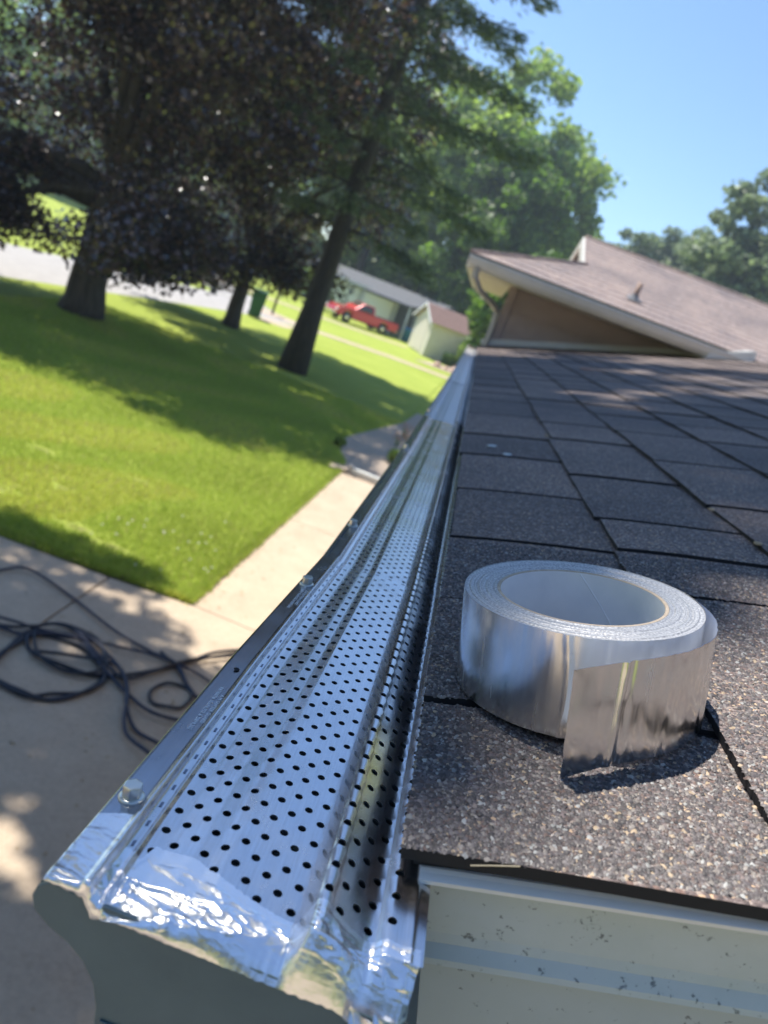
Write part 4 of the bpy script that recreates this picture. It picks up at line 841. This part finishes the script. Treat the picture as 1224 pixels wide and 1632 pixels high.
for i, (x, y, h, lb) in enumerate([(-.70, 17.3, .30, 'orange flower plant farther back in the gravel bed'), (-.72, 15.9, .28, 'orange flower plant nearer the downspout in the gravel bed'), (-.55, 16.7, .22, 'low orange flower plant between the two taller ones')]):
    t = thing('flower_plant', lb, 'flower', (x, y, 0), 0, 'orange flowers in the bed'); mb = MB(); mp_ = MB()
    for k in range(9):
        a = k * 2.4; e = Vector((.10 * math.cos(a) * (k % 3 + 1) / 2, .10 * math.sin(a) * (k % 3 + 1) / 2, h * (.7 + .3 * (k % 2)))); mb.tube([(0, 0, 0), e], .005, 4)
        for j in range(6):
            b_ = j * math.pi / 3; mp_.add([e, e + Vector((.03 * math.cos(b_), .03 * math.sin(b_), .02)), e + Vector((.05 * math.cos(b_ + .3), .05 * math.sin(b_ + .3), .005)), e + Vector((.03 * math.cos(b_ + .7), .03 * math.sin(b_ + .7), .02))], [(0, 1, 2, 3)])
    mb.build('stem', M_STEM, t); tag(mp_.build('petals', M_PETAL, t), kind='stuff')
M_STONE = grainy('pink_stone', (.50, .33, .24), (.62, .45, .34), 8, .8, .4, .02)
for x, y, s_, lb in [(-1.35, 41.9, .22, 'pinkish landscape stone lying farthest from the gutter end'), (-.85, 42.0, .17, 'small pinkish stone between two larger ones'), (-.35, 42.3, .28, 'largest pinkish stone, tall, beside the gutter end')]:
    mb = MB(); mb.lathe([(0, 0), (s_, 0.01), (s_ * 1.1, s_ * .4), (s_ * .8, s_ * .9), (s_ * .3, s_ * 1.15), (0, s_ * 1.2)], 9)
    mb.v = [(v[0] * (1 + .2 * noise.noise(Vector(v) * 6)), v[1] * (1 + .2 * noise.noise(Vector(v) * 5)), v[2] * (1 + .25 * noise.noise(Vector(v) * 4))) for v in mb.v]
    o = mb.build('stone', M_STONE); o.location = (x, y, -.02); tag(o, lb, 'stone', 'landscape stones')
tag(sheet('bed_ground', [(-2.6, 40.8), (1.0, 41.0), (1.0, 44.5), (-.6, 45.0), (-1.9, 42.6)], -.006, M_BED), kind='structure')

# ------------------------------------------------------------------ shed, house across the way, pickup, bin, mailbox
M_SHED = grainy('shed_cream', (.66, .62, .52), (.72, .68, .58), 3, .7, .05); M_SROOF = grainy('shed_roof', (.20, .125, .105), (.27, .17, .14), 6, .85, .1)
M_DARK = mat('dark_opening', (.02, .022, .025), .4); M_GREYW = grainy('grey_wall', (.42, .45, .47), (.5, .53, .55), 3, .7, .03); M_GROOF = grainy('grey_roof', (.075, .08, .09), (.13, .135, .145), 5, .8, .1)
M_WPAINT = mat('white_paint', (.78, .79, .8), .45)
sh = thing('shed', 'cream shed with a brown gable roof beyond the footpath', 'shed', (-2.54, 45.94, 0), 0)
a = math.atan2(49.79 - 45.94, -3.85 + 2.54); sh.rotation_euler = (0, 0, a - math.pi / 2)
SW, SLn, SH_ = 4.07, 7.5, 2.0
# local: gable end along +Y (from near corner to far corner), long wall along +X
MB().box(0, SLn, 0, SW, 0, SH_).build('wall', M_SHED, sh)
MB().prism([(0, SH_), (SW, SH_), (SW / 2, SH_ + .85)], 0.001, SLn, lambda p, q, t: (t, p, q)).build('gable', M_SHED, sh)
for s_ in (0, 1):
    mb = MB(); f_ = (lambda y: y) if s_ == 0 else (lambda y: SW - y)
    n_ = 9
    for k in range(n_):
        y0 = -.30 + (SW / 2 + .30) * k / n_; y1 = -.30 + (SW / 2 + .30) * (k + 1) / n_; z0 = SH_ + .85 * y0 / (SW / 2) + .04; z1 = SH_ + .85 * y1 / (SW / 2) + .02
        mb.add([(x, f_(y), z_ + dz) for x in (-.25, SLn + .25) for (y, z_) in ((y0, z0 + .02), (y1, z1)) for dz in (0, .05)], [(0, 1, 3, 2), (4, 6, 7, 5), (0, 4, 5, 1), (2, 3, 7, 6), (1, 5, 7, 3), (0, 2, 6, 4)])
    mb.build('roof', M_SROOF, sh)
    MB().add([(-.27, f_(y), z_ + SH_) for y, z_ in ((-.32, -.19), (-.32, -.05), (SW / 2, .93), (SW / 2, .79))] + [(-.24, f_(y), z_ + SH_) for y, z_ in ((-.32, -.19), (-.32, -.05), (SW / 2, .93), (SW / 2, .79))], [(0, 1, 2, 3), (4, 7, 6, 5), (0, 3, 7, 4), (1, 5, 6, 2)]).build('trim', M_WPAINT, sh)
MB().box(-.02, .0, .9, 3.0, .05, 1.95).build('door', mat('shed_door', (.62, .58, .48), .7), sh, bevel=.01)
for i in range(5): MB().box(-.03, -.005, .55 + i * .75, .58 + i * .75, .05, 2.0 - .001 * i).build('trim', M_SHED, sh)

HO = thing('neighbour_house', 'low grey house with a dark roof and white garage doors behind the pickup', 'house', (-4.9, 54.5, 0), 0)
HO.rotation_euler = (0, 0, math.atan2(3.4, -7.0) - math.pi)   # local +X runs away from its near corner, to the left in the picture is -X
def H(name, mb, m_, parent=None, **k): return mb.build(name, m_, parent or HO, **k)
H('wall', MB().box(-9.5, 1.0, 0, 5.6, 0, 2.35), M_GREYW)
H('garage_door', MB().box(-7.2, -4.4, -.06, .0, .05, 2.05), M_WPAINT); H('garage_door', MB().box(-4.1, -1.3, -.06, .0, .05, 2.05), M_WPAINT)
for d in list(HO.children):
    if d.name.startswith('garage_door'):
        x0 = -7.2 if d.name == 'garage_door' else -4.1
        for k in range(4): MB().box(x0 + .05, x0 + 2.75, -.085, -.061, .10 + k * .49, .55 + k * .49).build('door_panel', M_WPAINT, d, bevel=.01)
H('doorway', MB().box(-.9, .6, -.05, .0, 0, 2.1), M_DARK); H('window', MB().box(-8.9, -7.7, -.05, 0, .9, 2.0), M_DARK)
H('roof', MB().prism([(-.75, 2.25), (6.2, 2.25), (6.2, 2.38), (2.6, 3.15), (-.75, 2.40)], -10.2, 1.7, lambda p, q, t: (t, p, q)), M_GROOF)
H('fascia', MB().box(-10.2, 1.7, -.79, -.752, 2.22, 2.42), mat('grey_fascia', (.5, .5, .5), .5))
H('porch_roof', MB().prism([(-2.6, 2.15), (-.76, 2.35), (-.76, 2.45), (-2.6, 2.27)], -2.5, 1.6, lambda p, q, t: (t, p, q)), M_GROOF)
for x in (-2.4, 1.45): H('porch_post', MB().box(x, x + .12, -2.5, -2.38, 0, 2.16), M_GREYW)

M_RED = mat('red_car_paint', (.52, .012, .02), .25, .1, .6); M_RED.node_tree.nodes['Principled BSDF'].inputs['Coat Weight'].default_value = .8
M_GLASS = mat('car_glass', (.03, .035, .04), .08, 0, .8); M_TYRE = mat('tyre', (.02, .02, .02), .8); M_CHROME = mat('chrome', (.7, .7, .7), .2, 1); M_LAMP = mat('lamp_glass', (.8, .8, .78), .15, 0, .8)
tk = thing('pickup_truck', 'red pickup truck parked in front of the grey house', 'pickup truck', (-7.26, 49.95, 0), math.atan2(-1.89, -2.28))
tk.scale = (.88, .88, .88)
prof = [(-2.75, .45), (-2.78, 1.02), (-.62, 1.05), (.95, 1.08), (1.5, 1.04), (2.25, .98), (2.52, .86), (2.58, .55), (2.5, .40), (2.02, .38), (1.98, .6), (1.84, .76), (1.6, .83), (1.36, .76), (1.22, .6), (1.18, .36), (-1.12, .36), (-1.16, .6), (-1.3, .76), (-1.54, .83), (-1.78, .76), (-1.92, .6), (-1.96, .42)]
MB().prism(prof, -.88, .88, lambda p, q, t: (p, t, q)).build('body', M_RED, tk, bevel=.05)
MB().add([(-.62, y, 1.055) for y in (-.84, .84)] + [(1.15, y, 1.06) for y in (-.84, .84)] + [(-.50, y, 1.62) for y in (-.68, .68)] + [(.42, y, 1.62) for y in (-.68, .68)], [(0, 2, 3, 1), (4, 5, 7, 6), (0, 4, 6, 2), (1, 3, 7, 5), (0, 1, 5, 4), (2, 6, 7, 3)]).build('cab', M_RED, tk, bevel=.05)
for sy in (-1, 1):
    MB().add([(-.40, sy * .835, 1.10), (.92, sy * .835, 1.10), (.40, sy * .715, 1.54), (-.34, sy * .715, 1.54)], [(0, 1, 2, 3) if sy < 0 else (3, 2, 1, 0)]).build('window', M_GLASS, tk)
    MB().box(2.50, 2.57, sy * .76 - .12, sy * .76 + .12, .66, .84).build('headlight', M_LAMP, tk, bevel=.02)
    MB().box(-2.80, -2.76, sy * .78 - .08, sy * .78 + .08, .62, .95).build('tail_light', M_RED, tk)
MB().add([(1.10, -.70, 1.09), (1.10, .70, 1.09), (.47, .60, 1.59), (.47, -.60, 1.59)], [(0, 1, 2, 3)]).build('windscreen', M_GLASS, tk)
MB().box(2.56, 2.66, -.9, .9, .38, .54).build('bumper', M_CHROME, tk, bevel=.03); MB().box(-2.88, -2.78, -.85, .85, .38, .54).build('bumper', M_CHROME, tk, bevel=.03)
MB().box(-2.70, -.70, -.74, .74, 1.03, 1.07).build('bed_floor', M_DARK, tk)
for x in (1.6, -1.54):
    for sy in (-1, 1):
        T = Matrix.Translation((x, sy * .78, .36)) @ Matrix.Rotation(R(90), 4, 'X'); w_ = MB().lathe([(.20, -.11), (.34, -.11), (.37, -.08), (.37, .08), (.34, .11), (.20, .11)], 24, T).build('wheel', M_TYRE, tk, True)
        MB().lathe([(0, .10 * -sy), (.08, .115 * -sy), (.20, .09 * -sy), (.205, .0)], 20, T).build('rim', M_CHROME, w_, True)
M_BIN = mat('green_bin', (.015, .09, .05), .5)
bn = thing('wheelie_bin', 'dark green wheelie bin at the edge of the street', 'bin', (-8.53, 30.75, 0), .3)
MB().add([(x, y, z_) for z_, w_, d_ in ((.05, .22, .25), (1.0, .29, .34)) for x, y in ((-w_, -d_), (w_, -d_), (w_, d_), (-w_, d_))], [(3, 2, 1, 0), (4, 5, 6, 7), (0, 1, 5, 4), (1, 2, 6, 5), (2, 3, 7, 6), (3, 0, 4, 7)]).build('body', M_BIN, bn, bevel=.02)
MB().prism([(-.36, 1.0), (.40, 1.0), (.40, 1.05), (0, 1.10), (-.34, 1.06)], -.31, .31, lambda p, q, t: (t, p, q)).build('lid', M_BIN, bn, bevel=.01)
MB().tube([(-.25, .42, .98), (.25, .42, .98)], .018, 8).build('handle', M_BIN, bn)
for s_ in (-1, 1): MB().lathe([(0, -.03), (.10, -.03), (.10, .03), (0, .03)], 16, Matrix.Translation((s_ * .22, .27, .10)) @ Matrix.Rotation(R(90), 4, 'Y')).build('wheel', M_TYRE, bn)
mbx = thing('mailbox', 'dark mailbox on a post beside the wheelie bin', 'mailbox', (-8.95, 35.1, 0), .4)
MB().box(-.05, .05, -.05, .05, -.02, 1.05).build('post', M_BARKD, mbx)
MB().prism([(-.10, 1.05), (.10, 1.05), (.10, 1.2), (.07, 1.27), (0, 1.3), (-.07, 1.27), (-.10, 1.2)], -.26, .26, lambda p, q, t: (p, t, q)).build('box', mat('mailbox_black', (.03, .04, .045), .4), mbx, bevel=.008)
MB().box(.101, .108, -.1, -.07, 1.15, 1.32).build('flag', M_RED, mbx)
bb = thing('storage_tub', 'blue tub standing beside the dark doorway next to the cream shed', 'tub', (-4.35, 52.3, 0), 0)
M_BLUE = mat('blue_plastic', (.05, .22, .5), .4)
MB().lathe([(0, 0), (.28, 0), (.33, .85), (.35, .86), (.35, .9), (.30, .9), (.26, .05), (0, .05)], 20).build('body', M_BLUE, bb, True)
MB().lathe([(.355, .80), (.37, .82), (.37, .86), (.352, .87)], 20).build('rim', M_BLUE, bb, True)

# ------------------------------------------------------------------ air
M_HAZE = bpy.data.materials.new('haze_air'); M_HAZE.use_nodes = True; nt = M_HAZE.node_tree; nt.nodes.remove(nt.nodes['Principled BSDF'])
pv = nt.nodes.new('ShaderNodeVolumePrincipled'); pv.inputs['Color'].default_value = (.78, .90, 1, 1); pv.inputs['Density'].default_value = .0014; pv.inputs['Anisotropy'].default_value = .2
nt.links.new(pv.outputs[0], nt.nodes['Material Output'].inputs['Volume'])
tag(MB().box(-150, 150, -60, 200, -1.03, 32).build('haze', M_HAZE), kind='stuff')
